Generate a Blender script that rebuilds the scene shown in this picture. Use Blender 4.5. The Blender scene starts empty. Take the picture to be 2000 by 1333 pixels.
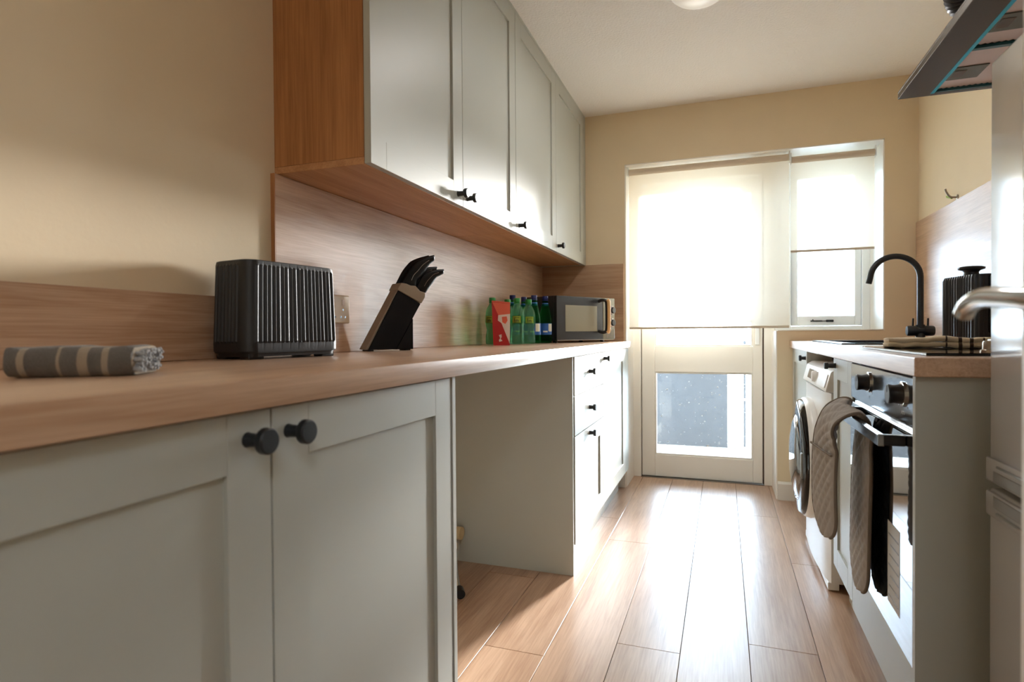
import bpy, bmesh, math, random
from mathutils import Vector, Matrix
random.seed(7)
PI = math.pi
C = bpy.context.scene.collection
S = bpy.context.scene

# ------------------------------------------------------------------ camera
F_PX, YAW, PITCH, ROLL = 1152.64, math.radians(19.6988), math.radians(-0.7482), math.radians(-0.4116)
H_CAM = 0.9639
right0 = Vector((math.cos(YAW), math.sin(YAW), 0))
fwd_h = Vector((-math.sin(YAW), math.cos(YAW), 0))
up_w = Vector((0, 0, 1))
fwd = fwd_h * math.cos(PITCH) + up_w * math.sin(PITCH)
up0 = up_w * math.cos(PITCH) - fwd_h * math.sin(PITCH)
rgt = right0 * math.cos(ROLL) + up0 * math.sin(ROLL)
upc = up0 * math.cos(ROLL) - right0 * math.sin(ROLL)
cam_d = bpy.data.cameras.new('camera')
cam = bpy.data.objects.new('camera', cam_d)
C.objects.link(cam)
M = Matrix((rgt, upc, -fwd)).transposed().to_4x4()
M.translation = Vector((0, 0, H_CAM))
cam.matrix_world = M
cam_d.sensor_fit = 'HORIZONTAL'
cam_d.sensor_width = 36
cam_d.lens = F_PX / 2000 * 36
cam_d.clip_start = 0.02
cam_d.dof.use_dof = True
cam_d.dof.focus_distance = 2.1
cam_d.dof.aperture_fstop = 4.5
S.camera = cam

# ------------------------------------------------------------------ light
S.view_settings.view_transform = 'Standard'
S.view_settings.look = 'None'
S.view_settings.gamma = 1
S.view_settings.use_curve_mapping = False
S.view_settings.exposure = 1.0
S.cycles.max_bounces = 14
S.cycles.diffuse_bounces = 8
S.cycles.glossy_bounces = 6
S.cycles.transmission_bounces = 10
S.cycles.transparent_max_bounces = 16
S.cycles.sample_clamp_indirect = 12
S.cycles.caustics_reflective = False
S.cycles.caustics_refractive = False

world = bpy.data.worlds.new('sky')
S.world = world
world.use_nodes = True
bg = world.node_tree.nodes['Background']
bg.inputs[0].default_value = (0.58, 0.79, 1.0, 1)
bg.inputs[1].default_value = 11.0

def lamp(name, kind, loc, energy, col, rot=None, **kw):
    d = bpy.data.lights.new(name, kind)
    d.energy = energy
    d.color = col
    for k, v in kw.items():
        setattr(d, k, v)
    o = bpy.data.objects.new(name, d)
    o.location = loc
    if rot is not None:
        o.rotation_euler = rot
    C.objects.link(o)
    return o

AZ, EL = math.radians(14.3), math.radians(7.2)
sun_dir = Vector((-math.sin(AZ) * math.cos(EL), -math.cos(AZ) * math.cos(EL), -math.sin(EL)))
sun = lamp('sun', 'SUN', (2, 9, 4), 16.0, (1.0, 0.985, 0.96), angle=math.radians(7))
sun.rotation_euler = sun_dir.to_track_quat('-Z', 'Y').to_euler()
# unseen cool fill added behind the camera to brighten the left base doors
lamp('fill_lamp', 'AREA', (0.60, -0.90, 2.28), 7.5, (0.74, 0.85, 1.0), (0, 0, 0), shape='DISK', size=0.5)

# ------------------------------------------------------------------ materials
def lin(c):
    return tuple(((v / 255) / 12.92 if v / 255 <= 0.04045 else ((v / 255 + 0.055) / 1.055) ** 2.4) for v in c) + (1,)

def mat(name, rgb, rough=0.5, metal=0.0, bump=0.0, bscale=200.0, var=0.0, vscale=6.0, spec=0.5, coat=0.0, sheen=0.0):
    m = bpy.data.materials.new(name)
    m.use_nodes = True
    nt = m.node_tree
    b = nt.nodes['Principled BSDF']
    b.inputs['Base Color'].default_value = lin(rgb)
    b.inputs['Roughness'].default_value = rough
    b.inputs['Metallic'].default_value = metal
    b.inputs['Specular IOR Level'].default_value = spec
    b.inputs['Coat Weight'].default_value = coat
    b.inputs['Sheen Weight'].default_value = sheen
    tc = nt.nodes.new('ShaderNodeTexCoord')
    if var > 0:
        n = nt.nodes.new('ShaderNodeTexNoise')
        n.inputs['Scale'].default_value = vscale
        n.inputs['Detail'].default_value = 5
        nt.links.new(tc.outputs['Object'], n.inputs['Vector'])
        mx = nt.nodes.new('ShaderNodeMix')
        mx.data_type = 'RGBA'
        mx.inputs['A'].default_value = tuple(max(0, c * (1 - var)) for c in lin(rgb)[:3]) + (1,)
        mx.inputs['B'].default_value = tuple(min(1, c * (1 + var)) for c in lin(rgb)[:3]) + (1,)
        nt.links.new(n.outputs['Fac'], mx.inputs['Factor'])
        nt.links.new(mx.outputs['Result'], b.inputs['Base Color'])
    if bump > 0:
        n = nt.nodes.new('ShaderNodeTexNoise')
        n.inputs['Scale'].default_value = bscale
        n.inputs['Detail'].default_value = 3
        nt.links.new(tc.outputs['Object'], n.inputs['Vector'])
        bp = nt.nodes.new('ShaderNodeBump')
        bp.inputs['Strength'].default_value = bump
        bp.inputs['Distance'].default_value = 0.004
        nt.links.new(n.outputs['Fac'], bp.inputs['Height'])
        nt.links.new(bp.outputs['Normal'], b.inputs['Normal'])
    return m

def wood(name, dark, light, axis, rough=0.4, per_object=False, stretch=14.0, spec=0.5, coat=0.0):
    m = bpy.data.materials.new(name)
    m.use_nodes = True
    nt = m.node_tree
    L = nt.links.new
    b = nt.nodes['Principled BSDF']
    b.inputs['Roughness'].default_value = rough
    b.inputs['Specular IOR Level'].default_value = spec
    b.inputs['Coat Weight'].default_value = coat
    b.inputs['Coat Roughness'].default_value = 0.38
    tc = nt.nodes.new('ShaderNodeTexCoord')
    src = tc.outputs['Object']
    if per_object:
        oi = nt.nodes.new('ShaderNodeObjectInfo')
        mm = nt.nodes.new('ShaderNodeMath')
        mm.operation = 'MULTIPLY'
        mm.inputs[1].default_value = 37.0
        L(oi.outputs['Random'], mm.inputs[0])
        ad = nt.nodes.new('ShaderNodeVectorMath')
        ad.operation = 'ADD'
        L(src, ad.inputs[0])
        L(mm.outputs[0], ad.inputs[1])
        src = ad.outputs[0]
    sc = [stretch, stretch, stretch]
    sc['XYZ'.index(axis)] = 1.0
    mp = nt.nodes.new('ShaderNodeMapping')
    mp.inputs['Scale'].default_value = sc
    L(src, mp.inputs['Vector'])
    n1 = nt.nodes.new('ShaderNodeTexNoise')
    n1.inputs['Scale'].default_value = 1.6
    n1.inputs['Detail'].default_value = 6
    n1.inputs['Roughness'].default_value = 0.62
    n1.inputs['Distortion'].default_value = 0.9
    L(mp.outputs[0], n1.inputs['Vector'])
    mp2 = nt.nodes.new('ShaderNodeMapping')
    mp2.inputs['Scale'].default_value = [v * (9 if v > 1 else 3.5) for v in sc]
    L(src, mp2.inputs['Vector'])
    n2 = nt.nodes.new('ShaderNodeTexNoise')
    n2.inputs['Scale'].default_value = 2.0
    n2.inputs['Detail'].default_value = 3
    L(mp2.outputs[0], n2.inputs['Vector'])
    mul = nt.nodes.new('ShaderNodeMath')
    mul.operation = 'MULTIPLY_ADD'
    mul.inputs[1].default_value = 0.38
    L(n2.outputs['Fac'], mul.inputs[0])
    sb = nt.nodes.new('ShaderNodeMath')
    sb.operation = 'MULTIPLY'
    sb.inputs[1].default_value = 0.62
    L(n1.outputs['Fac'], sb.inputs[0])
    L(sb.outputs[0], mul.inputs[2])
    cr = nt.nodes.new('ShaderNodeValToRGB')
    cr.color_ramp.elements[0].position = 0.36
    cr.color_ramp.elements[0].color = lin(dark)
    cr.color_ramp.elements[1].position = 0.62
    cr.color_ramp.elements[1].color = lin(light)
    L(mul.outputs[0], cr.inputs[0])
    out = cr.outputs[0]
    if per_object:
        hv = nt.nodes.new('ShaderNodeHueSaturation')
        mr = nt.nodes.new('ShaderNodeMapRange')
        mr.inputs[3].default_value = 0.90
        mr.inputs[4].default_value = 1.08
        L(oi.outputs['Random'], mr.inputs[0])
        L(mr.outputs[0], hv.inputs['Value'])
        L(out, hv.inputs['Color'])
        out = hv.outputs[0]
    L(out, b.inputs['Base Color'])
    bp = nt.nodes.new('ShaderNodeBump')
    bp.inputs['Strength'].default_value = 0.12
    bp.inputs['Distance'].default_value = 0.001
    L(mul.outputs[0], bp.inputs['Height'])
    L(bp.outputs[0], b.inputs['Normal'])
    return m

def pane_glass(name, tint=(1, 1, 1), gloss=0.08):
    m = bpy.data.materials.new(name)
    m.use_nodes = True
    nt = m.node_tree
    nt.nodes.remove(nt.nodes['Principled BSDF'])
    t = nt.nodes.new('ShaderNodeBsdfTransparent')
    t.inputs[0].default_value = tuple(tint) + (1,)
    g = nt.nodes.new('ShaderNodeBsdfGlossy')
    g.inputs['Roughness'].default_value = 0.02
    f = nt.nodes.new('ShaderNodeFresnel')
    f.inputs[0].default_value = 1.45
    mx = nt.nodes.new('ShaderNodeMixShader')
    nt.links.new(f.outputs[0], mx.inputs[0])
    nt.links.new(t.outputs[0], mx.inputs[1])
    nt.links.new(g.outputs[0], mx.inputs[2])
    nt.links.new(mx.outputs[0], nt.nodes['Material Output'].inputs[0])
    return m

def solid_glass(name, rgb, rough=0.02, ior=1.4):
    m = bpy.data.materials.new(name)
    m.use_nodes = True
    b = m.node_tree.nodes['Principled BSDF']
    b.inputs['Base Color'].default_value = lin(rgb)
    b.inputs['Roughness'].default_value = rough
    b.inputs['Transmission Weight'].default_value = 1.0
    b.inputs['IOR'].default_value = ior
    return m

def bottle_plastic(name, rgb):
    m = bpy.data.materials.new(name)
    m.use_nodes = True
    nt = m.node_tree
    b = nt.nodes['Principled BSDF']
    b.inputs['Base Color'].default_value = lin(rgb)
    b.inputs['Roughness'].default_value = 0.05
    b.inputs['Transmission Weight'].default_value = 1.0
    b.inputs['IOR'].default_value = 1.25
    t = nt.nodes.new('ShaderNodeBsdfTransparent')
    t.inputs[0].default_value = lin(rgb)
    mx = nt.nodes.new('ShaderNodeMixShader')
    mx.inputs[0].default_value = 0.74
    nt.links.new(b.outputs[0], mx.inputs[1])
    nt.links.new(t.outputs[0], mx.inputs[2])
    tl = nt.nodes.new('ShaderNodeBsdfTranslucent')
    tl.inputs[0].default_value = lin(rgb)
    m2 = nt.nodes.new('ShaderNodeMixShader')
    m2.inputs[0].default_value = 0.16
    nt.links.new(mx.outputs[0], m2.inputs[1])
    nt.links.new(tl.outputs[0], m2.inputs[2])
    nt.links.new(m2.outputs[0], nt.nodes['Material Output'].inputs[0])
    return m

def blind_cloth(name, rgb, trans=0.5, openness=0.43):
    m = bpy.data.materials.new(name)
    m.use_nodes = True
    nt = m.node_tree
    nt.nodes.remove(nt.nodes['Principled BSDF'])
    d = nt.nodes.new('ShaderNodeBsdfDiffuse')
    t = nt.nodes.new('ShaderNodeBsdfTranslucent')
    tc = nt.nodes.new('ShaderNodeTexCoord')
    n = nt.nodes.new('ShaderNodeTexNoise')
    n.inputs['Scale'].default_value = 400
    nt.links.new(tc.outputs['Object'], n.inputs['Vector'])
    cr = nt.nodes.new('ShaderNodeValToRGB')
    cr.color_ramp.elements[0].color = tuple(v * 0.95 for v in lin(rgb)[:3]) + (1,)
    cr.color_ramp.elements[1].color = lin(rgb)
    nt.links.new(n.outputs['Fac'], cr.inputs[0])
    nt.links.new(cr.outputs[0], d.inputs[0])
    nt.links.new(cr.outputs[0], t.inputs[0])
    mx = nt.nodes.new('ShaderNodeMixShader')
    mx.inputs[0].default_value = trans
    nt.links.new(d.outputs[0], mx.inputs[1])
    nt.links.new(t.outputs[0], mx.inputs[2])
    # woven screen cloth: a share of the light goes straight through between the threads
    op = nt.nodes.new('ShaderNodeBsdfTransparent')
    m2 = nt.nodes.new('ShaderNodeMixShader')
    m2.inputs[0].default_value = openness
    nt.links.new(mx.outputs[0], m2.inputs[1])
    nt.links.new(op.outputs[0], m2.inputs[2])
    nt.links.new(m2.outputs[0], nt.nodes['Material Output'].inputs[0])
    return m

def stripes(name, a, b, axis, freq, duty, rough=0.9, offset=0.0, bump=0.5, bscale=900, pairs=None):
    """cloth with woven stripes across one object axis; pairs = list of (start, end) in metres overrides freq"""
    m = mat(name, a, rough, bump=bump, bscale=bscale, sheen=0.3)
    nt = m.node_tree
    L = nt.links.new
    bs = nt.nodes['Principled BSDF']
    tc = nt.nodes.new('ShaderNodeTexCoord')
    sp = nt.nodes.new('ShaderNodeSeparateXYZ')
    L(tc.outputs['Object'], sp.inputs[0])
    v = sp.outputs['XYZ'.index(axis)]
    cr = nt.nodes.new('ShaderNodeValToRGB')
    cr.color_ramp.interpolation = 'CONSTANT'
    el = cr.color_ramp.elements
    if pairs is None:
        mu = nt.nodes.new('ShaderNodeMath'); mu.operation = 'MULTIPLY_ADD'
        mu.inputs[1].default_value = freq; mu.inputs[2].default_value = offset
        L(v, mu.inputs[0])
        fr = nt.nodes.new('ShaderNodeMath'); fr.operation = 'FRACT'
        L(mu.outputs[0], fr.inputs[0])
        L(fr.outputs[0], cr.inputs[0])
        el[0].color = lin(b); el[1].position = duty; el[1].color = lin(a)
    else:
        mr = nt.nodes.new('ShaderNodeMapRange')
        mr.inputs[1].default_value = -0.5; mr.inputs[2].default_value = 0.5
        L(v, mr.inputs[0])
        L(mr.outputs[0], cr.inputs[0])
        el[0].color = lin(a); el[1].position = 0.999; el[1].color = lin(a)
        for s, e in pairs:
            x = el.new(s + 0.5); x.color = lin(b)
            x = el.new(e + 0.5); x.color = lin(a)
    L(cr.outputs[0], bs.inputs['Base Color'])
    return m

M_ = {}
M_['wall'] = mat('cream_wall_paint', (226, 209, 179), 0.85, bump=0.10, bscale=60, var=0.03)
M_['ceiling'] = mat('stippled_ceiling_paint', (240, 238, 236), 0.95, bump=0.9, bscale=95)
M_['white'] = mat('white_gloss_paint', (236, 233, 226), 0.35, bump=0.04, bscale=30)
M_['upvc'] = mat('white_window_frame', (236, 239, 240), 0.3, bump=0.02, bscale=20)
M_['sage'] = mat('sage_grey_cabinet_paint', (183, 186, 179), 0.40, bump=0.015, bscale=500, var=0.015)
M_['plinth'] = mat('pale_plinth', (190, 187, 176), 0.5, var=0.02)
M_['worktop'] = wood('oak_worktop_laminate', (180, 142, 112), (212, 180, 152), 'Y', 0.3, coat=0.6)
M_['splash'] = wood('oak_splash_laminate', (174, 138, 108), (206, 174, 146), 'Y', 0.34, coat=0.3)
M_['splash_x'] = wood('oak_splash_laminate_cross', (170, 134, 104), (200, 168, 138), 'X', 0.3, coat=0.6)
M_['carcass'] = wood('warm_oak_carcass', (158, 104, 62), (190, 134, 86), 'Z', 0.45)
M_['carcass_y'] = wood('warm_oak_underside', (176, 124, 82), (204, 154, 110), 'Y', 0.45)
M_['plank'] = wood('oak_floor_laminate', (168, 130, 102), (202, 168, 140), 'Y', 0.3, per_object=True, stretch=10, coat=0.5)
M_['joint'] = mat('dark_joint', (70, 52, 40), 0.9, var=0.1)
M_['black'] = mat('matt_black_metal', (26, 31, 35), 0.42, bump=0.03, bscale=400)
M_['blackplastic'] = mat('black_plastic', (17, 19, 22), 0.35, bump=0.03, bscale=300)
M_['toaster'] = mat('charcoal_toaster_shell', (15, 19, 23), 0.5, bump=0.02, bscale=300, spec=0.6)
M_['gloss'] = mat('black_gloss', (8, 10, 12), 0.06, var=0.05)
M_['chrome'] = mat('chrome', (200, 200, 198), 0.12, 1.0, bump=0.01, bscale=50)
M_['nickel'] = mat('satin_nickel', (168, 160, 150), 0.28, 1.0, bump=0.01, bscale=50)
M_['steel'] = mat('brushed_steel', (120, 112, 104), 0.3, 1.0, bump=0.05, bscale=300)
M_['fridge'] = mat('silver_fridge_paint', (205, 206, 208), 0.14, 0.25, bump=0.015, bscale=25)
M_['door'] = mat('room_door_paint', (238, 237, 234), 0.3, bump=0.02, bscale=40)
M_['appliance'] = mat('white_appliance', (232, 232, 230), 0.3, var=0.01)
M_['appgrey'] = mat('appliance_grey', (120, 118, 112), 0.4, var=0.02)
M_['blind'] = blind_cloth('cream_blind_cloth', (245, 236, 220), 0.5)
M_['blindtube'] = mat('blind_roller_cloth', (205, 190, 170), 0.8, bump=0.05, bscale=500)
M_['pane'] = pane_glass('window_glass')
M_['water'] = solid_glass('water', (255, 255, 255), 0.0, 1.33)
M_['slate'] = mat('slate_grey_render', (50, 50, 52), 0.8, bump=0.3, bscale=40, var=0.25, vscale=9)
M_['paving'] = mat('pale_paving', (200, 196, 186), 0.85, bump=0.2, bscale=30, var=0.08)
M_['kb_black'] = mat('knife_block_black', (20, 20, 22), 0.75, bump=0.3, bscale=700, spec=0.15)
M_['kb_grey'] = mat('knife_block_beige', (150, 138, 122), 0.6, bump=0.1, bscale=400)
M_['handle'] = mat('knife_handle_black', (12, 12, 13), 0.45, bump=0.04, bscale=500, spec=0.25)
M_['pale_wood'] = wood('pale_beech_handle', (206, 160, 100), (232, 194, 138), 'Z', 0.45, stretch=30)
M_['mwglass'] = mat('microwave_door_glass', (150, 146, 126), 0.25, var=0.05)
M_['mwbody'] = mat('microwave_charcoal', (42, 42, 44), 0.28, bump=0.02, bscale=400)
M_['mwpanel'] = mat('microwave_panel_grey', (128, 124, 104), 0.35, 0.2, var=0.03)
M_['greenpl'] = bottle_plastic('green_bottle_plastic', (120, 220, 160))
M_['clearpl'] = bottle_plastic('clear_green_bottle_plastic', (196, 240, 212))
M_['greencap'] = mat('green_cap', (40, 140, 60), 0.4, var=0.05)
M_['bluecap'] = mat('blue_cap', (28, 44, 110), 0.4, var=0.05)
M_['bluelabel'] = mat('blue_label', (50, 108, 186), 0.5, var=0.05)
M_['limelabel'] = mat('lime_label', (150, 180, 60), 0.5, var=0.08)
M_['palelabel'] = mat('pale_label', (228, 230, 214), 0.5, var=0.03)
M_['darklabel'] = mat('dark_label_print', (50, 66, 40), 0.5, var=0.03)
M_['red'] = mat('red_carton', (190, 24, 28), 0.45, var=0.06, vscale=20)
M_['coral'] = mat('coral_carton', (232, 110, 84), 0.45, var=0.06, vscale=20)
M_['whitecard'] = mat('white_carton', (236, 226, 220), 0.5, var=0.03)
M_['socket'] = mat('socket_plastic', (206, 188, 160), 0.35, var=0.02)
M_['hoodmetal'] = mat('bronze_grey_hood_steel', (74, 64, 54), 0.38, 0.7, bump=0.03, bscale=200)
M_['mesh'] = mat('filter_mesh_aluminium', (222, 206, 204), 0.5, 0.2, var=0.04)
M_['meshdark'] = mat('filter_mesh_gap', (66, 60, 60), 0.6, var=0.04)
M_['cyan'] = mat('cyan_protective_film', (0, 186, 222), 0.4, var=0.04)
M_['teal'] = mat('teal_film_edge', (16, 84, 96), 0.4, var=0.04)
M_['latch'] = mat('filter_latch_grey', (92, 92, 82), 0.45, var=0.03)
M_['ovenglass'] = mat('oven_black_glass', (14, 17, 20), 0.03, spec=0.9, coat=1.0, var=0.02)
M_['ovenfascia'] = mat('oven_mirror_steel', (150, 158, 166), 0.12, 0.9, bump=0.02, bscale=80)
M_['sticker'] = mat('pale_energy_sticker', (196, 194, 186), 0.5, var=0.02)
M_['quilt'] = mat('quilted_grey_cotton', (172, 165, 158), 0.95, bump=0.4, bscale=1500, sheen=0.3, var=0.06, vscale=60)
M_['piping'] = mat('taupe_binding', (124, 112, 100), 0.95, bump=0.4, bscale=1500)
M_['towel_l'] = stripes('grey_striped_towel', (104, 98, 90), (176, 160, 136), 'X', 1, 0.5, bump=1.0, bscale=700,
                        pairs=[(-0.060, -0.054), (-0.019, -0.013), (0.007, 0.017), (0.035, 0.040), (0.070, 0.074)])
M_['fluff'] = mat('pale_grey_terry', (176, 178, 180), 1.0, bump=1.0, bscale=700, sheen=0.5)
M_['towel_r'] = stripes('beige_striped_towel', (252, 236, 206), (74, 54, 40), 'X', 1, 0.5, bump=0.7, bscale=800,
                        pairs=[(0.012, 0.018), (0.042, 0.047), (0.066, 0.071), (0.090, 0.095), (0.114, 0.119)])
M_['sinkblk'] = mat('dark_composite_sink', (34, 36, 40), 0.3, bump=0.05, bscale=900)
M_['cream'] = mat('cream_pipe_plastic', (206, 184, 140), 0.5, var=0.05)
M_['opal'] = mat('opal_lamp_glass', (240, 236, 226), 0.3, var=0.01)
M_['opal'].node_tree.nodes['Principled BSDF'].inputs['Emission Color'].default_value = (1, .96, .9, 1)
M_['opal'].node_tree.nodes['Principled BSDF'].inputs['Emission Strength'].default_value = 0.12
M_['duct'] = mat('dark_aluminium_duct', (92, 94, 98), 0.35, 0.8, var=0.05)
M_['print'] = mat('white_fascia_print', (230, 234, 238), 0.5, var=0.02)
M_['terracotta'] = mat('far_garden_wall', (206, 196, 180), 0.9, var=0.08)

# ------------------------------------------------------------------ mesh helpers
def new():
    return bmesh.new()

def box(bm, x0, x1, y0, y1, z0, z1, bev=0.0, seg=1):
    vs = [bm.verts.new((x, y, z)) for z in (z0, z1) for y in (y0, y1) for x in (x0, x1)]
    q = [(0, 2, 3, 1), (4, 5, 7, 6), (0, 1, 5, 4), (2, 6, 7, 3), (0, 4, 6, 2), (1, 3, 7, 5)]
    fs = [bm.faces.new([vs[i] for i in f]) for f in q]
    if bev > 0:
        es = list({e for f in fs for e in f.edges})
        bmesh.ops.bevel(bm, geom=es, offset=bev, segments=seg, affect='EDGES', profile=0.5)
    return bm

def prism(bm, pts, axis, a0, a1, bev=0.0, seg=1):
    """extrude a 2-D outline along an axis. pts are the two other coordinates in axis order"""
    def put(p, a):
        if axis == 'X': return (a, p[0], p[1])
        if axis == 'Y': return (p[0], a, p[1])
        return (p[0], p[1], a)
    A = [bm.verts.new(put(p, a0)) for p in pts]
    B = [bm.verts.new(put(p, a1)) for p in pts]
    n = len(pts)
    fs = [bm.faces.new(A), bm.faces.new(B[::-1])]
    for i in range(n):
        fs.append(bm.faces.new([A[i], B[i], B[(i + 1) % n], A[(i + 1) % n]]))
    bmesh.ops.recalc_face_normals(bm, faces=fs)
    if bev > 0:
        es = list({e for f in fs for e in f.edges})
        bmesh.ops.bevel(bm, geom=es, offset=bev, segments=seg, affect='EDGES', profile=0.5)
    return bm

def lathe(bm, prof, cx=0, cy=0, cz=0, seg=32, axis='Z', cap=True):
    """prof: list of (radius, height)"""
    rings = []
    for r, h in prof:
        ring = []
        for i in range(seg):
            a = 2 * PI * i / seg
            u, v = r * math.cos(a), r * math.sin(a)
            if axis == 'Z': p = (cx + u, cy + v, cz + h)
            elif axis == 'X': p = (cx + h, cy + u, cz + v)
            else: p = (cx + u, cy + h, cz + v)
            ring.append(bm.verts.new(p))
        rings.append(ring)
    fs = []
    for a, b in zip(rings, rings[1:]):
        for i in range(seg):
            j = (i + 1) % seg
            fs.append(bm.faces.new([a[i], a[j], b[j], b[i]]))
    if cap:
        fs.append(bm.faces.new(rings[0][::-1]))
        fs.append(bm.faces.new(rings[-1]))
    bmesh.ops.recalc_face_normals(bm, faces=fs)
    return bm

def tube(bm, path, rad, seg=16, flat=1.0, cap=True):
    """round tube along 3-D points; rad a number or one per point"""
    P = [Vector(p) for p in path]
    rr = rad if isinstance(rad, (list, tuple)) else [rad] * len(P)
    rings = []
    ref = None
    for i, p in enumerate(P):
        t = (P[min(i + 1, len(P) - 1)] - P[max(i - 1, 0)]).normalized()
        if ref is None:
            ref = Vector((0, 0, 1)) if abs(t.z) < 0.9 else Vector((1, 0, 0))
        u = (ref - t * ref.dot(t)).normalized()
        v = t.cross(u)
        ref = u
        rings.append([bm.verts.new(p + (u * math.cos(2 * PI * k / seg) * flat + v * math.sin(2 * PI * k / seg)) * rr[i]) for k in range(seg)])
    fs = []
    for a, b in zip(rings, rings[1:]):
        for i in range(seg):
            j = (i + 1) % seg
            fs.append(bm.faces.new([a[i], a[j], b[j], b[i]]))
    if cap:
        fs.append(bm.faces.new(rings[0][::-1]))
        fs.append(bm.faces.new(rings[-1]))
    bmesh.ops.recalc_face_normals(bm, faces=fs)
    return bm

def spline(pts, n=8):
    """Catmull-Rom through points"""
    P = [Vector(p) for p in pts]
    P = [P[0] * 2 - P[1]] + P + [P[-1] * 2 - P[-2]]
    out = []
    for i in range(1, len(P) - 2):
        for k in range(n):
            t = k / n
            a, b, c, d = P[i - 1], P[i], P[i + 1], P[i + 2]
            out.append(0.5 * ((2 * b) + (c - a) * t + (2 * a - 5 * b + 4 * c - d) * t * t + (3 * b - a - 3 * c + d) * t ** 3))
    out.append(P[-2])
    return out

def rounded_rect(w, d, r, n=6):
    pts = []
    for cx, cy, a0 in ((w / 2 - r, d / 2 - r, 0), (-w / 2 + r, d / 2 - r, PI / 2), (-w / 2 + r, -d / 2 + r, PI), (w / 2 - r, -d / 2 + r, 1.5 * PI)):
        for k in range(n + 1):
            a = a0 + PI / 2 * k / n
            pts.append((cx + r * math.cos(a), cy + r * math.sin(a)))
    return pts

def resample(pts, step):
    out = []
    n = len(pts)
    for i in range(n):
        a, b = Vector(pts[i]), Vector(pts[(i + 1) % n])
        k = max(1, round((b - a).length / step))
        for j in range(k):
            out.append(tuple(a.lerp(b, j / k)))
    return out

def loft(bm, loops, cap=True):
    R = [[bm.verts.new(p) for p in lp] for lp in loops]
    n = len(R[0])
    fs = []
    for a, b in zip(R, R[1:]):
        for i in range(n):
            j = (i + 1) % n
            fs.append(bm.faces.new([a[i], a[j], b[j], b[i]]))
    if cap:
        fs.append(bm.faces.new(R[0][::-1]))
        fs.append(bm.faces.new(R[-1]))
    bmesh.ops.recalc_face_normals(bm, faces=fs)
    return bm

def root_of(o):
    while o.parent:
        o = o.parent
    return o

def obj(name, bm, m, parent=None, smooth=False, local=False, angle=35):
    """link a bmesh as one mesh object; verts are in world space unless local (then in the thing's own space)"""
    if parent is not None and not local:
        bmesh.ops.translate(bm, verts=bm.verts, vec=-root_of(parent).location)
    me = bpy.data.meshes.new(name)
    bm.to_mesh(me)
    bm.free()
    for mm in (m if isinstance(m, (list, tuple)) else [m]):
        me.materials.append(mm)
    o = bpy.data.objects.new(name, me)
    C.objects.link(o)
    if parent is not None:
        o.parent = parent
    if smooth:
        me.polygons.foreach_set('use_smooth', [True] * len(me.polygons))
        me.set_sharp_from_angle(angle=math.radians(angle))
    return o

def tag(o, label, cat, group=None):
    o['label'] = label
    o['category'] = cat
    if group:
        o['group'] = group
    return o

def thing(name, label, cat, loc=(0, 0, 0), rotz=0, group=None):
    o = bpy.data.objects.new(name, None)
    C.objects.link(o)
    o.location = loc
    o.rotation_euler = (0, 0, rotz)
    o.empty_display_size = 0.05
    return tag(o, label, cat, group)

def struct(name, bm, m, parent=None, smooth=False):
    o = obj(name, bm, m, parent, smooth)
    if parent is None:
        o['kind'] = 'structure'
    return o

def sempty(name, loc=(0, 0, 0)):
    o = bpy.data.objects.new(name, None)
    C.objects.link(o)
    o.location = loc
    o['kind'] = 'structure'
    return o

def copy_tree(src, loc, rotz=0, label=None, group=None):
    r = src.copy()
    C.objects.link(r)
    r.location = loc
    r.rotation_euler = (0, 0, rotz)
    if label: r['label'] = label
    if group: r['group'] = group
    for ch in list(src.children):
        c = ch.copy()
        C.objects.link(c)
        c.parent = r
        for g in list(ch.children):
            d = g.copy()
            C.objects.link(d)
            d.parent = c
    return r

def wob(o, amp, scale, seed=0):
    """small lumpiness for cloth"""
    from mathutils import noise
    for v in o.data.vertices:
        n = noise.noise_vector(v.co * scale + Vector((seed, seed, seed)))
        v.co += n * amp

# ------------------------------------------------------------------ room constants
XL, XR, YF, YB = -1.1144, 0.9778, 3.6878, -1.3
ZC = 2.3256
XD = -0.556          # front plane of the left base doors
XU = -0.819          # front plane of the wall cabinet doors
WT = 0.91            # worktop top
WB = 0.872

# ------------------------------------------------------------------ room shell
fl = struct('floor', box(new(), XL - .1, XR + .1, YB - .1, 4.1, -0.12, -0.009), M_['joint'])
W_PL, L_PL, G = 0.193, 1.375, 0.0009
rows = {-1: (-0.313, 1.82), 0: (-0.124, 1.25), 1: (0.071, 1.945), 2: (0.264, 1.31), -2: (-0.506, 2.727), -3: (-0.699, 1.676), -4: (-0.892, 2.2), -5: (-1.085, 1.0), 3: (0.457, 2.0), 4: (0.65, 1.2), 5: (0.843, 2.3)}
for k, (x0, yj) in rows.items():
    x1 = x0 + W_PL if k not in (-1, 0) else x0 + (0.189 if k == -1 else 0.195)
    ys = [yj + L_PL * j for j in range(-3, 4)]
    for a in ys:
        y0, y1 = max(a, YB), min(a + L_PL, 4.08)
        if y1 - y0 < 0.02 or y1 < -0.2:
            continue
        bm = new()
        box(bm, x0 + G, min(x1, XR) - G, y0 + G, y1 - G, -0.009, 0, 0.0006)
        c = Vector(((x0 + x1) / 2, (y0 + y1) / 2, 0))
        bmesh.ops.translate(bm, verts=bm.verts, vec=-c)
        p = obj('plank', bm, M_['plank'], fl, local=True)
        p.location = c

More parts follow.
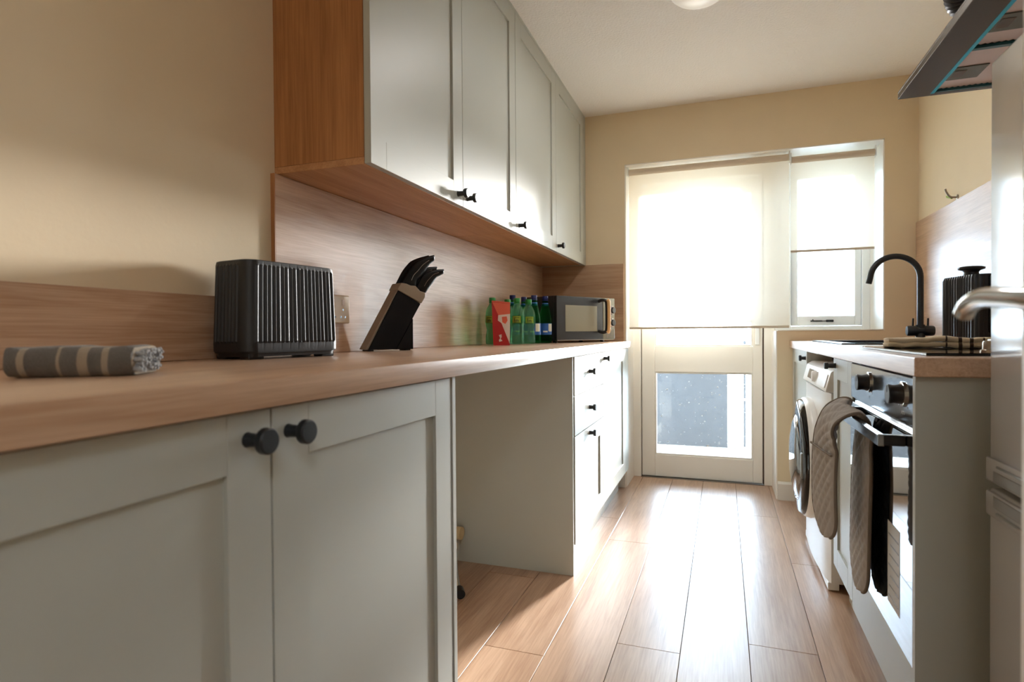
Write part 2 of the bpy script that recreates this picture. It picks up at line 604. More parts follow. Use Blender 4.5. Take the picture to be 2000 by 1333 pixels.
struct('ceiling', box(new(), XL - .1, XR + .1, YB - .1, 4.12, ZC, ZC + .1), M_['ceiling'])
struct('wall_left', box(new(), XL - .12, XL, YB - .1, 4.12, -0.02, ZC + .02), M_['wall'])
struct('wall_right', box(new(), XR, XR + .12, YB - .1, 4.12, -0.02, ZC + .02), M_['wall'])
struct('wall_back', box(new(), XL - .1, XR + .1, YB - .12, YB, -0.02, ZC + .02), M_['wall'])

OX0, OX1, OZ = -0.573, 0.822, 2.002      # opening in the far wall
PX = 0.29                                # where the low wall under the window starts
SZ = 0.966
bm = new()
box(bm, XL, OX0, YF, 4.12, 0, ZC)
box(bm, OX0, OX1, YF, 4.12, OZ, ZC)
box(bm, OX1, XR, YF, 4.12, 0, ZC)
box(bm, PX, OX1, YF, 4.12, 0, SZ)
struct('wall_far', bm, M_['wall'])
# bright painted reveal linings of the opening
bm = new()
box(bm, OX0 - .001, OX0 + .006, YF + .002, 4.0, 0, OZ)
box(bm, OX1 - .006, OX1 + .001, YF + .002, 4.0, SZ, OZ)
box(bm, OX0, OX1, YF + .002, 4.0, OZ - .006, OZ + .001)
box(bm, PX - .006, PX + .001, YF + .002, 4.0, 0, SZ)
struct('trim_1', bm, M_['white'])

def baseboard(name, x0, x1):
    bm = new()
    prism(bm, [(YF - .016, 0), (YF, 0), (YF, .105), (YF - .008, .105), (YF - .016, .092)], 'X', x0, x1)
    return struct(name, bm, M_['white'])
baseboard('baseboard_left', -0.66, OX0)
baseboard('baseboard_right', PX, 0.40)

# ---- back door (glazed) in the far wall
YD = 4.034
d1 = sempty('door_1', (-0.14, YD, 0))
bm = new()
box(bm, -0.573, -0.519, 3.99, 4.08, 0, 2.0, .003)
box(bm, 0.240, 0.300, 3.99, 4.08, 0, 2.0, .003)
box(bm, -0.519, 0.240, 3.99, 4.08, 1.945, 2.0, .003)
obj('door_frame', bm, M_['white'], d1)
leaf_y0, leaf_y1 = 4.018, 4.062
bm = new()
box(bm, -0.515, -0.430, leaf_y0, leaf_y1, 0.004, 1.94, .003)
box(bm, 0.176, 0.232, leaf_y0, leaf_y1, 0.004, 1.94, .003)
box(bm, -0.430, 0.176, leaf_y0, leaf_y1, 0.004, 0.150, .003)
box(bm, -0.430, 0.176, leaf_y0, leaf_y1, 0.700, 0.872, .003)
box(bm, -0.430, 0.176, leaf_y0, leaf_y1, 1.855, 1.94, .003)
leaf = obj('door_leaf', bm, M_['white'], d1)
bm = new()
for z0, z1 in ((0.150, 0.700), (0.872, 1.855)):
    for b in ((-0.430, -0.420, z0, z1), (0.166, 0.176, z0, z1)):
        box(bm, b[0], b[1], leaf_y0 + .006, leaf_y1 - .006, b[2], b[3], .002)
    box(bm, -0.420, 0.166, leaf_y0 + .006, leaf_y1 - .006, z0, z0 + .01, .002)
    box(bm, -0.420, 0.166, leaf_y0 + .006, leaf_y1 - .006, z1 - .01, z1, .002)
obj('glazing_bead', bm, M_['white'], leaf)
for z0, z1 in ((0.158, 0.692), (0.880, 1.847)):
    obj('pane', box(new(), -0.421, 0.167, 4.038, 4.042, z0, z1), M_['pane'], leaf)
# water beads on the lower pane
rd = random.Random(3)
bm = new()
for i in range(150):
    x, z = rd.uniform(-.41, .15), rd.uniform(.17, .68)
    r = rd.choice([.0016, .002, .0025, .003, .0045])
    lathe(bm, [(r, 0), (r * .8, -r * .45), (r * .35, -r * .7)], x, 4.038, z, 7, 'Y')
o = obj('water_drops', bm, M_['upvc'], leaf, True)
o['kind'] = 'stuff'
bm = new()
box(bm, 0.190, 0.214, leaf_y0 - .010, leaf_y0, 0.88, 1.06, .003)
lk = obj('lock_plate', bm, M_['upvc'], leaf)
bm = new()
tube(bm, [(0.202, leaf_y0 - .008, 1.03), (0.202, leaf_y0 - .045, 1.03)], .009)
tube(bm, [(0.202, leaf_y0 - .045, 1.03), (0.09, leaf_y0 - .045, 1.03)], .009)
obj('door_lever', bm, M_['chrome'], leaf, True)
bm = new()
box(bm, -0.519, -0.515, 4.02, 4.06, 0, 1.94)
box(bm, 0.233, 0.240, 4.02, 4.06, 0, 1.94)
obj('draught_seal', bm, M_['joint'], d1)
obj('threshold', box(new(), -0.519, 0.240, 3.985, 4.09, -.004, .003, .001), M_['steel'], d1)

# ---- window
w1 = sempty('window_1', (0.56, YD, SZ))
bm = new()
wx0, wx1, wz0, wz1 = 0.302, 0.816, SZ, 1.996
box(bm, wx0, 0.392, 3.99, 4.09, wz0, wz1, .003)
box(bm, 0.775, wx1, 3.99, 4.09, wz0, wz1, .003)
box(bm, 0.392, 0.775, 3.99, 4.09, wz0, 0.995, .003)
box(bm, 0.392, 0.775, 3.99, 4.09, 1.95, wz1, .003)
obj('window_frame', bm, M_['upvc'], w1)
bm = new()
box(bm, 0.394, 0.430, 4.005, 4.06, 0.997, 1.948, .004)
box(bm, 0.738, 0.773, 4.005, 4.06, 0.997, 1.948, .004)
box(bm, 0.430, 0.738, 4.005, 4.06, 0.997, 1.056, .004)
box(bm, 0.430, 0.738, 4.005, 4.06, 1.895, 1.948, .004)
cs = obj('casement', bm, M_['upvc'], w1)
obj('pane', box(new(), 0.428, 0.740, 4.034, 4.038, 1.054, 1.897), M_['pane'], cs)
bm = new()
box(bm, 0.50, 0.565, 3.995, 4.000, 1.021, 1.029, .001)
box(bm, 0.585, 0.625, 3.992, 4.005, 1.018, 1.032, .002)
tube(bm, [(0.512, 4.0, 1.025), (0.512, 3.988, 1.025), (0.512, 3.988, 1.036)], .003, 8)
tube(bm, [(0.605, 4.0, 1.022), (0.605, 3.985, 1.022)], .004, 8)
box(bm, 0.505, 0.62, 3.999, 4.006, 1.022, 1.027, .001)
obj('casement_stay', bm, M_['black'], cs)
bm = new()
box(bm, PX + .002, OX1 - .002, YF - .004, 3.995, SZ, SZ + .006, .002)
obj('window_sill', bm, M_['white'], w1)

# ------------------------------------------------------------------ outside
bm = box(new(), -8, 8, 4.1, 40, -0.30, -0.15)
tag(obj('garden_paving', bm, M_['paving']), 'pale paving outside beyond the glazed back door', 'paving')
t = thing('garden_wall', 'low slate blue rendered wall seen through the lower door pane', 'wall', (-1.0, 6.1, -0.15))
obj('wall_body', box(new(), -2.6, 0.038, 6.0, 6.2, -0.1495, 0.60, .004), M_['slate'], t)
obj('coping', box(new(), -2.62, 0.05, 5.985, 6.215, 0.60, 0.64, .006), M_['slate'], t)
t = thing('sun_block_wall', 'white wall added outside to block direct sun, filling the view through the right window', 'sun_blocker', (1.6, 5.3, -0.15))  # added white block: keeps low sun off the near cabinets, whitens the window view
obj('wall_body', box(new(), .525, 3.2, 5.0, 5.6, -0.15, 2.35, .004), M_['upvc'], t)
obj('blocker_edge', box(new(), .515, 3.25, 4.98, 5.65, 2.35, 2.42, .004), M_['white'], t)
t = thing('white_post', 'white post standing right of the slate wall outside the door pane', 'post', (0.10, 6.1, -0.15))
bm = new()
box(bm, 0.056, 0.098, 6.0, 6.1, -0.15, 0.78, .003)
box(bm, 0.102, 0.150, 6.0, 6.1, -0.15, 0.78, .003)
obj('post_shaft', bm, M_['upvc'], t)
obj('post_cap', prism(new(), [(.05, .78), (.156, .78), (.156, .80), (.103, .83), (.05, .80)], 'Y', 5.99, 6.11), M_['upvc'], t)
t = thing('drain_pipe', 'thin grey pipe right of the white post outside the door pane', 'pipe', (0.196, 6.1, -0.15))
obj('pipe_shaft', tube(new(), [(.193, 6.1, -.15), (.193, 6.1, .85)], .011, 12), M_['slate'], t, True)
obj('pipe_clip', box(new(), .175, .211, 6.085, 6.115, .30, .32, .002), M_['upvc'], t)
obj('pipe_cap', lathe(new(), [(.014, 0), (.014, .02), (.006, .028)], .193, 6.1, .85, 12), M_['slate'], t, True)

# ------------------------------------------------------------------ cabinets
def knob(parent, x, y, z, sgn=1, r=.0165, ln=.036):
    """round black knob on an X axis; base on plane x, pointing sgn"""
    bm = new()
    s = sgn
    prof = [(.0095, 0), (.0085, s * .004), (.0078, s * (ln - .014)), (.009, s * (ln - .0125)), (r - .001, s * (ln - .0115)), (r, s * (ln - .010)), (r, s * (ln - .002)), (r - .002, s * ln)]
    lathe(bm, prof, x, y, z, 28, 'X')
    return obj('knob', bm, M_['black'], parent, True)

def shaker(parent, name, xf, y0, y1, z0, z1, sgn=1, fw=.072, t=.019, rec=.007, material=None):
    """shaker door on plane x = xf facing sgn*X. frame = the part, recessed panel = a sub-part"""
    m = material or M_['sage']
    xb = xf - sgn * t
    a, b = sorted((xf, xb))
    bm = new()
    e = .0006
    box(bm, a, b, y0, y0 + fw - .0004, z0, z1, e)
    box(bm, a, b, y1 - fw + .0004, y1, z0, z1, e)
    box(bm, a, b, y0 + fw, y1 - fw, z0, z0 + fw, e)
    box(bm, a, b, y0 + fw, y1 - fw, z1 - fw, z1, e)
    d = obj(name, bm, m, parent)
    p0, p1 = sorted((xf - sgn * rec, xb + sgn * .001))
    obj('door_panel', box(new(), p0, p1, y0 + fw - .004, y1 - fw + .004, z0 + fw - .004, z1 - fw + .004), m, d)
    return d

def slab(parent, name, xf, y0, y1, z0, z1, sgn=1, t=.019):
    a, b = sorted((xf, xf - sgn * t))
    return obj(name, box(new(), a, b, y0, y1, z0, z1, .0012, 2), M_['sage'], parent)

XC = XD - .0195     # carcass front
# near double base cabinet
t = thing('base_cabinet', 'sage base cabinet with two shaker doors and paired black knobs, nearest under the long worktop', 'cabinet', (-0.83, 0.62, 0))
obj('carcass', box(new(), XL + .02, XC, 0.07, 1.156, 0.117, WB - .001), M_['sage'], t)
obj('plinth', box(new(), XC - .06, XC - .045, 0.07, 1.156, 0, .115), M_['plinth'], t)
obj('end_panel', box(new(), XL + .02, XD + .002, 1.1605, 1.1765, 0, WB - .001, .0008), M_['sage'], t)
dl = shaker(t, 'door', XD, 0.078, 0.6165, .118, .868)
knob(dl, XD, .577, .834)
dr = shaker(t, 'door', XD, 0.6195, 1.157, .118, .868)
knob(dr, XD, .650, .834)

# drawer unit
t = thing('drawer_unit', 'sage drawer unit with three drawers and a wide side panel facing the empty bay', 'cabinet', (-0.83, 2.57, 0))
obj('end_panel', box(new(), XL + .002, XD - .004, 2.268, 2.286, 0, WB - .001, .0008), M_['sage'], t)
obj('carcass', box(new(), XL + .02, XC, 2.2865, 2.874, .117, WB - .001), M_['sage'], t)
obj('plinth', box(new(), XC - .045, XC - .030, 2.2865, 2.874, 0, .115), M_['plinth'], t)
for z0, z1, sh in ((.713, .868, 0), (.552, .710, 0), (.118, .549, 1)):
    if sh:
        d = shaker(t, 'drawer', XD, 2.288, 2.873, z0, z1, fw=.075)
    else:
        d = slab(t, 'drawer', XD, 2.288, 2.873, z0, z1)
    knob(d, XD, 2.56, z1 - .074 if not sh else z1 - .026, r=.014, ln=.030)
# far base cabinet
t = thing('base_cabinet', 'sage base cabinet with one shaker door, at the far end by the back door', 'cabinet', (-0.83, 3.2, 0))
obj('carcass', box(new(), XL + .02, XC, 2.876, 3.60, .117, WB - .001), M_['sage'], t)
obj('plinth', box(new(), XC - .045, XC - .030, 2.876, 3.60, 0, .115), M_['plinth'], t)
d = shaker(t, 'door', XD, 2.877, 3.552, .118, .868)
knob(d, XD, 2.905, .836, r=.014, ln=.030)
obj('filler_strip', box(new(), XL + .02, XD, 3.555, 3.685, .118, .868), M_['sage'], t)

# left worktop
bm = new()
box(bm, XL + .001, -0.538, -0.35, YF - .001, WB, WT, .003, 2)
tag(obj('worktop', bm, M_['worktop'], None, True), 'long oak laminate worktop running along the left wall', 'worktop')
# upstand and splashbacks
bm = box(new(), XL + .0008, XL + .012, -0.35, 1.246, WT + .0005, 1.055, .001)
tag(obj('upstand', bm, M_['splash']), 'low oak laminate upstand along the left wall behind the toaster', 'upstand')
bm = box(new(), XL + .0008, XL + .012, 1.25, YF - .0135, WT + .0005, 1.387, .001)
tag(obj('splashback_panel', bm, M_['splash']), 'tall oak splashback under the wall cabinets behind the knife block', 'splashback')
bm = box(new(), XL, OX0 - .008, YF - .012, YF, WT + .0005, 1.391, .001)
tag(obj('splashback_panel', bm, M_['splash_x']), 'short oak splashback on the end wall behind the microwave', 'splashback')
bm = box(new(), XR - .012, XR - .0008, 1.37, YF - .001, WT + .0005, 1.538, .001)
tag(obj('splashback_panel', bm, M_['splash']), 'oak splashback on the right wall behind the black tap', 'splashback')

# wall cabinets
def wall_cab(label, y0, y1, doors, ends):
    t = thing('wall_cabinet', label, 'cabinet', (-0.96, (y0 + y1) / 2, 1.388))
    xb, xf = XL + .013, XU - .020
    xb2 = XL
    obj('side_panel', box(new(), xb2, xf, y0, y0 + .018, 1.406, ZC - .012, .0006), M_['carcass'], t)
    obj('side_panel', box(new(), xb2, xf, y1 - .018, y1, 1.406, ZC - .012, .0006), M_['carcass'], t)
    obj('bottom_panel', box(new(), xb2, xf, y0, y1 - .0012, 1.388, 1.4055, .0006), M_['carcass_y'], t)
    obj('shelf', box(new(), xb2, xf - .02, y0 + .019, y1 - .019, 1.80, 1.816), M_['carcass_y'], t)
    obj('top_panel', box(new(), xb2, xf, y0 + .019, y1 - .019, ZC - .030, ZC - .012), M_['carcass_y'], t)
    obj('back_panel', box(new(), xb2, xb2 + .006, y0 + .019, y1 - .019, 1.407, ZC - .031), M_['carcass_y'], t)
    for a, b, ky in doors:
        d = shaker(t, 'door', XU, a + .0012, b - .0012, 1.389, ZC - .016)
        knob(d, XU, ky, 1.4235, r=.0155)
    obj('cornice_strip', box(new(), xf - .05, XU, y0, y1, ZC - .0155, ZC - .001), M_['sage'], t)
    return t
wall_cab('pair of tall cream shaker wall cupboard doors with oak side nearest the toaster', 1.262, 2.352,
         ((1.262, 1.812, 1.772), (1.812, 2.352, 1.846)), 0)
t2 = wall_cab('pair of cream shaker wall cupboard doors above the microwave corner', 2.3535, 3.625,
         ((2.3535, 2.985, 2.388), (2.985, 3.625, 3.018)), 0)
obj('filler_strip', box(new(), XL, XU, 3.626, YF - .001, 1.389, ZC - .001), M_['sage'], t2)
bm = box(new(), XL, XL + .0125, 1.2465, 1.2495, WT + .0005, 1.387)
struct('trim_2', bm, M_['carcass'])

# ------------------------------------------------------------------ right-hand run
XF = 0.37
XE = XF + .0195
t = thing('oven_housing', 'sage oven housing cabinet with a full end panel facing the room', 'cabinet', (0.67, 1.72, 0))
obj('end_panel', box(new(), .362, .965, 1.384, 1.4015, 0, WB - .001, .0008), M_['sage'], t)
obj('side_panel', box(new(), XE, .965, 2.022, 2.039, 0.117, WB - .001), M_['sage'], t)
obj('plinth', box(new(), .421, .436, 1.402, 2.375, 0, .112), M_['plinth'], t)
obj('bottom_front', box(new(), XF, XE, 1.4035, 2.038, .115, .262, .0012), M_['sage'], t)
obj('shelf', box(new(), XE, .965, 1.402, 2.0215, .245, .2625), M_['sage'], t)

ov = thing('oven', 'built-in black glass oven with steel fascia and two round black dials', 'oven', (0.66, 1.72, 0.265))
obj('oven_body', box(new(), XE + .001, .93, 1.42, 2.02, .264, .862), M_['appgrey'], ov)
fas = obj('control_panel', box(new(), XF - .004, XE, 1.406, 2.036, .764, .866, .0015), M_['ovenfascia'], ov)
def dial(y, z):
    bm = new()
    lathe(bm, [(.0275, 0), (.0275, -.004), (.0225, -.005)], XF - .004, y, z, 30, 'X')
    b = obj('dial_ring', bm, M_['chrome'], fas, True)
    bm = new()
    lathe(bm, [(.0225, 0), (.0205, -.008), (.0195, -.014), (.0215, -.024), (.020, -.026)], XF - .0085, y, z, 30, 'X')
    box(bm, XF - .0352, XF - .0340, y - .0012, y + .0012, z + .004, z + .018)
    obj('dial', bm, M_['blackplastic'], fas, True)
dial(1.485, .826)
dial(1.800, .826)
bm = new()
for y, z, w, h in ((1.485, .789, .010, .0012), (1.495, .786, .002, .006), (1.485, .785, .002, .006), (1.475, .786, .002, .006), (1.485, .857, .003, .003), (1.45, .80, .003, .003), (1.52, .80, .003, .003),
                   (1.800, .789, .008, .0012), (1.800, .785, .002, .006), (1.765, .80, .003, .003), (1.835, .80, .003, .003), (1.64, .79, .003, .003)):
    box(bm, XF - .0044, XF - .0040, y - w / 2, y + w / 2, z - h / 2, z + h / 2)
obj('dial_marks', bm, M_['print'], fas)['kind'] = 'stuff'
obj('vent_slot', box(new(), XF + .004, XE, 1.408, 2.034, .752, .7635), M_['gloss'], ov)
odr = obj('oven_door', box(new(), XF - .006, XE, 1.408, 2.034, .268, .750, .0015), M_['ovenglass'], ov)
obj('door_top_trim', box(new(), XF - .007, XF + .004, 1.408, 2.034, .7465, .7525, .001), M_['chrome'], odr)
bm = new()
box(bm, .311, .324, 1.452, 1.990, .716, .742, .0015)
obj('handle_bar', bm, M_['ovenfascia'], odr)
for y0 in (1.4525, 1.9695):
    obj('handle_mount', box(new(), .3135, XF - .006, y0, y0 + .020, .7175, .7405, .002), M_['blackplastic'], odr)
bm = new()
box(bm, XF - .0066, XF - .0061, 1.50, 1.60, .330, .520)
st = obj('energy_sticker', bm, M_['sticker'], odr)
bm = new()
for k in range(7):
    box(bm, XF - .0070, XF - .0067, 1.507, 1.593 - .008 * (k % 3), .345 + .024 * k, .349 + .024 * k)
obj('sticker_bars', bm, M_['appgrey'], st)['kind'] = 'stuff'

# narrow cabinet
t = thing('narrow_cabinet', 'narrow sage shaker cabinet between the oven and the washing machine', 'cabinet', (0.67, 2.2, 0))
obj('carcass', box(new(), XE, .965, 2.0395, 2.366, .117, WB - .001), M_['sage'], t)
obj('side_plinth', box(new(), .437, .965, 2.350, 2.366, 0, .116), M_['plinth'], t)
d = shaker(t, 'door', XF, 2.041, 2.365, .133, .868, -1)
knob(d, XF, 2.325, .842, -1, r=.012, ln=.036)

# sink cabinet
t = thing('sink_cabinet', 'sage cabinet under the sink beyond the washing machine', 'cabinet', (0.67, 3.4, 0))
obj('side_panel', box(new(), XE, .965, 3.085, 3.101, 0, WB - .001), M_['sage'], t)
obj('side_panel', box(new(), XE, .965, 3.668, 3.684, 0, WB - .001), M_['sage'], t)
obj('bottom_panel', box(new(), XE, .965, 3.102, 3.667, .117, .133), M_['sage'], t)
d = shaker(t, 'door', XF, 3.086, 3.684, .118, .868, -1)
knob(d, XF, 3.125, .835, -1, r=.014, ln=.030)

# right worktop with sink cut-out
bm = new()
WX0 = .3553
sx0, sx1, sy0, sy1 = .455, .83, 2.62, 3.40
prism(bm, [(WX0, 1.364), (.965, 1.364), (.965, sy0), (WX0, sy0)], 'Z', WB, WT, .002)
prism(bm, [(WX0, sy0), (sx0, sy0), (sx0, sy1), (WX0, sy1)], 'Z', WB, WT, .0)
prism(bm, [(sx1, sy0), (.965, sy0), (.965, sy1), (sx1, sy1)], 'Z', WB, WT, .0)
prism(bm, [(WX0, sy1), (.965, sy1), (.965, YF - .001), (WX0, YF - .001)], 'Z', WB, WT, .0)
tag(obj('worktop', bm, M_['worktop']), 'oak laminate worktop over the oven holding hob and sink', 'worktop')

# sink
t = thing('sink', 'dark inset sink near the window on the right worktop', 'sink', (.64, 3.0, WT))
bm = new()
for a in ((sx0 - .02, sx0 + .025, sy0 - .02, sy1 + .02), (sx1 - .025, sx1 + .105, sy0 - .02, sy1 + .02)):
    box(bm, a[0], a[1], a[2], a[3], WT + .0002, WT + .006, .002)
box(bm, sx0 + .025, sx1 - .025, sy0 - .02, sy0 + .02, WT + .0002, WT + .006)
box(bm, sx0 + .025, sx1 - .025, sy1 - .02, sy1 + .02, WT + .0002, WT + .006)
obj('rim', bm, M_['sinkblk'], t)
bm = new()
box(bm, sx0 + .025, sx1 - .025, sy0 + .30, sy1 - .02, WT - .17, WT - .165)
box(bm, sx0 + .021, sx0 + .025, sy0 + .30, sy1 - .02, WT - .17, WT)
box(bm, sx1 - .025, sx1 - .021, sy0 + .30, sy1 - .02, WT - .17, WT)
box(bm, sx0 + .021, sx1 - .021, sy0 + .296, sy0 + .30, WT - .17, WT)
box(bm, sx0 + .021, sx1 - .021, sy1 - .02, sy1 - .016, WT - .17, WT)
obj('bowl', bm, M_['sinkblk'], t)
bm = new()
box(bm, sx0 + .025, sx1 - .025, sy0 + .02, sy0 + .296, WT - .012, WT - .004)
for k in range(7):
    box(bm, sx0 + .05, sx1 - .05, sy0 + .05 + .033 * k, sy0 + .058 + .033 * k, WT - .004, WT - .0005, .001)
obj('drainer', bm, M_['sinkblk'], t)
obj('plug_hole', lathe(new(), [(.045, 0), (.045, .003), (.03, .0035)], .64, 3.2, WT - .165, 24), M_['chrome'], t, True)

# tap
TX, TY = .875, 3.27
t = thing('mixer_tap', 'matt black swan neck mixer tap beside the window', 'tap', (TX, TY, WT + .006))
Z0 = WT + .006
obj('tap_base', lathe(new(), [(.027, 0), (.027, .006), (.022, .010), (.020, .020), (.0185, .062), (.0185, .075)], TX, TY, Z0, 28), M_['black'], t, True)
bm = new()
lathe(bm, [(.0215, -.055), (.024, -.050), (.024, -.015), (.022, -.014), (.022, .014), (.024, .015), (.024, .050), (.0215, .055)], TX, TY, Z0 + .046, 28, 'X')
obj('valve_body', bm, M_['black'], t, True)
for s in (-1, 1):
    bm = new()
    tube(bm, [(TX + s * .030, TY, Z0 + .066), (TX + s * .030, TY - .004, Z0 + .105)], [.0045, .004], 10)
    obj('tap_lever', bm, M_['black'], t, True)
R = .103
zc = 1.215
path = [(TX, TY, Z0 + .07), (TX, TY, 1.10), (TX, TY, zc)]
for k in range(1, 22):
    a = PI * 0.93 * k / 21
    path.append((TX - R + R * math.cos(a), TY, zc + R * math.sin(a)))
lx, lz = path[-1][0], path[-1][2]
path.append((lx - .004, TY, lz - .022))
path.append((lx - .010, TY, lz - .046))
bm = new()
tube(bm, path, .0135, 18)
obj('spout', bm, M_['black'], t, True)

# hob
HX0, HX1, HY0, HY1 = .400, .915, 1.455, 2.06
t = thing('hob', 'black glass hob set in the right worktop above the oven', 'hob', (.66, 1.76, WT))
obj('glass_plate', box(new(), HX0, HX1, HY0, HY1, WT + .0004, WT + .0064, .0015), M_['gloss'], t)
for cx, cy, r in ((.53, 1.90, .085), (.78, 1.90, .07), (.53, 1.66, .07), (.78, 1.66, .09)):
    obj('cooking_zone', lathe(new(), [(r, 0), (r - .0015, .0002)], cx, cy, WT + .0065, 40, cap=False), M_['appgrey'], t)
for k in range(4):
    bm = new()
    lathe(bm, [(.0195, 0), (.019, .004), (.0155, .006), (.0145, .022), (.013, .024)], .540 + .085 * k, 1.535, WT + .0064, 26)
    box(bm, .540 + .085 * k - .0025, .540 + .085 * k + .0025, 1.535 - .013, 1.535 + .013, WT + .028, WT + .034, .001)
    obj('control_knob', bm, M_['nickel'], t, True)

# washing machine
WY0, WY1 = 2.425, 3.070
t = thing('washing_machine', 'white front loading washing machine with dark porthole door under the worktop', 'washing machine', (.64, 2.75, 0))
bm = new()
# bowed front cabinet: plan outline with a gentle bulge, rounded near corner
pl = []
for k in range(13):
    u = k / 12
    y = WY0 + (WY1 - WY0) * u
    bul = .026 * (1 - (2 * u - 1) ** 2) ** .6 if 0 < u < 1 else 0
    pl.append((.372 - bul, y))
pl += [(.93, WY1), (.93, WY0)]
prism(bm, pl, 'Z', .035, .735)
cabm = obj('cabinet_shell', bm, M_['appliance'], t, True, angle=25)
bm = new()
prism(bm, [(.352, .742), (.356, .738), (.93, .738), (.93, .826), (.392, .826), (.370, .812)], 'Y', WY0, WY1, .003, 2)
fa = obj('fascia', bm, M_['appliance'], t, True)
def on_fascia(y0, y1, v0, v1, th):
    # quad slab on the sloped fascia face between (x .352,z .742) and (.372,.835)
    bm = new()
    a = Vector((.352, 0, .742)); b = Vector((.370, 0, .812)); n = Vector((-.978, 0, .21))
    P = []
    for h in (0.0005, th):
        for (yy, vv) in ((y0, v0), (y1, v0), (y1, v1), (y0, v1)):
            p = a.lerp(b, vv) + n * h
            P.append(bm.verts.new((p.x, yy, p.z)))
    for f in ((0, 1, 2, 3), (7, 6, 5, 4), (0, 4, 5, 1), (1, 5, 6, 2), (2, 6, 7, 3), (3, 7, 4, 0)):
        bm.faces.new([P[i] for i in f])
    bmesh.ops.recalc_face_normals(bm, faces=bm.faces[:])
    return bm
obj('display', on_fascia(2.80, 2.93, .25, .8, .003), M_['gloss'], fa)
obj('drawer_front', on_fascia(2.45, 2.64, .15, .85, .004), M_['appliance'], fa)
bm = new()
lathe(bm, [(.024, 0), (.024, -.008), (.021, -.016), (.019, -.018)], .362, 2.72, .777, 28, 'X')
obj('programme_dial', bm, M_['appliance'], fa, True)
DX, DY, DZ = .350, 2.755, .437
bm = new()
lathe(bm, [(.245, .006), (.252, -.012), (.246, -.034), (.225, -.044), (.205, -.046)], DX, DY, DZ, 56, 'X')
dr = obj('porthole_ring', bm, M_['appliance'], t, True, angle=50)
bm = new()
lathe(bm, [(.240, -.030), (.238, -.048), (.226, -.058), (.178, -.062), (.172, -.050)], DX, DY, DZ, 56, 'X')
obj('porthole_band', bm, M_['gloss'], dr, True, angle=50)
bm = new()
lathe(bm, [(.178, -.050), (.172, -.062), (.14, -.074), (.08, -.083), (.02, -.086)], DX, DY, DZ, 48, 'X')
obj('porthole_glass', bm, M_['ovenglass'], dr, True, angle=60)
bm = new()
box(bm, DX - .066, DX - .044, DY - .215, DY - .185, DZ - .05, DZ + .05, .006, 2)
obj('porthole_handle', bm, M_['appgrey'], dr)
obj('kick_panel', box(new(), .362, .40, WY0 + .01, WY1 - .01, .006, .034, .002), M_['appliance'], t)
bm = new()
for x, y in ((.42, WY0 + .06), (.42, WY1 - .06), (.88, WY0 + .06), (.88, WY1 - .06)):
    pass
for x, y in ((.45, WY0 + .06), (.45, WY1 - .06), (.88, WY0 + .06), (.88, WY1 - .06)):
    obj('foot', lathe(new(), [(.020, 0), (.020, .012), (.010, .013), (.010, .036)], x, y, 0, 16), M_['blackplastic'], t, True)

# ------------------------------------------------------------------ oven glove over the handle
def quilt_strip(path, width_fn, th, name, parent, twist_fn, nw=34, pitch=.040):
    """quilted pad along a path in XZ; twist_fn gives the yaw of the width direction. geometry carries the diamonds"""
    P = spline(path, 18)
    # arc length
    s = [0]
    for a, b in zip(P, P[1:]):
        s.append(s[-1] + (b - a).length)
    Ltot = s[-1]
    bm = new()
    top, bot = [], []
    for i, p in enumerate(P):
        t = (P[min(i + 1, len(P) - 1)] - P[max(i - 1, 0)]).normalized()
        tw = twist_fn(s[i] / Ltot)
        wdir = Vector((-math.sin(tw), math.cos(tw), 0))
        wdir = (wdir - t * wdir.dot(t)).normalized()
        n = t.cross(wdir).normalized()
        w = width_fn(s[i] / Ltot)
        ra, rb = [], []
        for k in range(nw + 1):
            u = (k / nw - .5)
            y = u * w
            edge = max(0, 1 - (2 * abs(u)) ** 6)
            a = (s[i] + y) / pitch
            b = (s[i] - y) / pitch
            da = abs(a - round(a)) * 2
            db = abs(b - round(b)) * 2
            q = (min(da, db)) ** .5
            h = th * (.30 + .70 * q) * edge + .0015
            c = p + wdir * y
            ra.append(bm.verts.new(c + n * h))
            rb.append(bm.verts.new(c - n * h))
        top.append(ra); bot.append(rb)
    m = len(P)
    for i in range(m - 1):
        for k in range(nw):
            bm.faces.new([top[i][k], top[i][k + 1], top[i + 1][k + 1], top[i + 1][k]])
            bm.faces.new([bot[i][k], bot[i + 1][k], bot[i + 1][k + 1], bot[i][k + 1]])
        bm.faces.new([top[i][0], top[i + 1][0], bot[i + 1][0], bot[i][0]])
        bm.faces.new([top[i][nw], bot[i][nw], bot[i + 1][nw], top[i + 1][nw]])
    for i in (0, m - 1):
        for k in range(nw):
            bm.faces.new([top[i][k], bot[i][k], bot[i][k + 1], top[i][k + 1]])
    bmesh.ops.recalc_face_normals(bm, faces=bm.faces[:])
    edges = []
    for j in (0, nw):
        edges.append([(top[i][j].co + bot[i][j].co) / 2 for i in range(m)])
    return obj(name, bm, M_['quilt'], parent, True, angle=80), edges

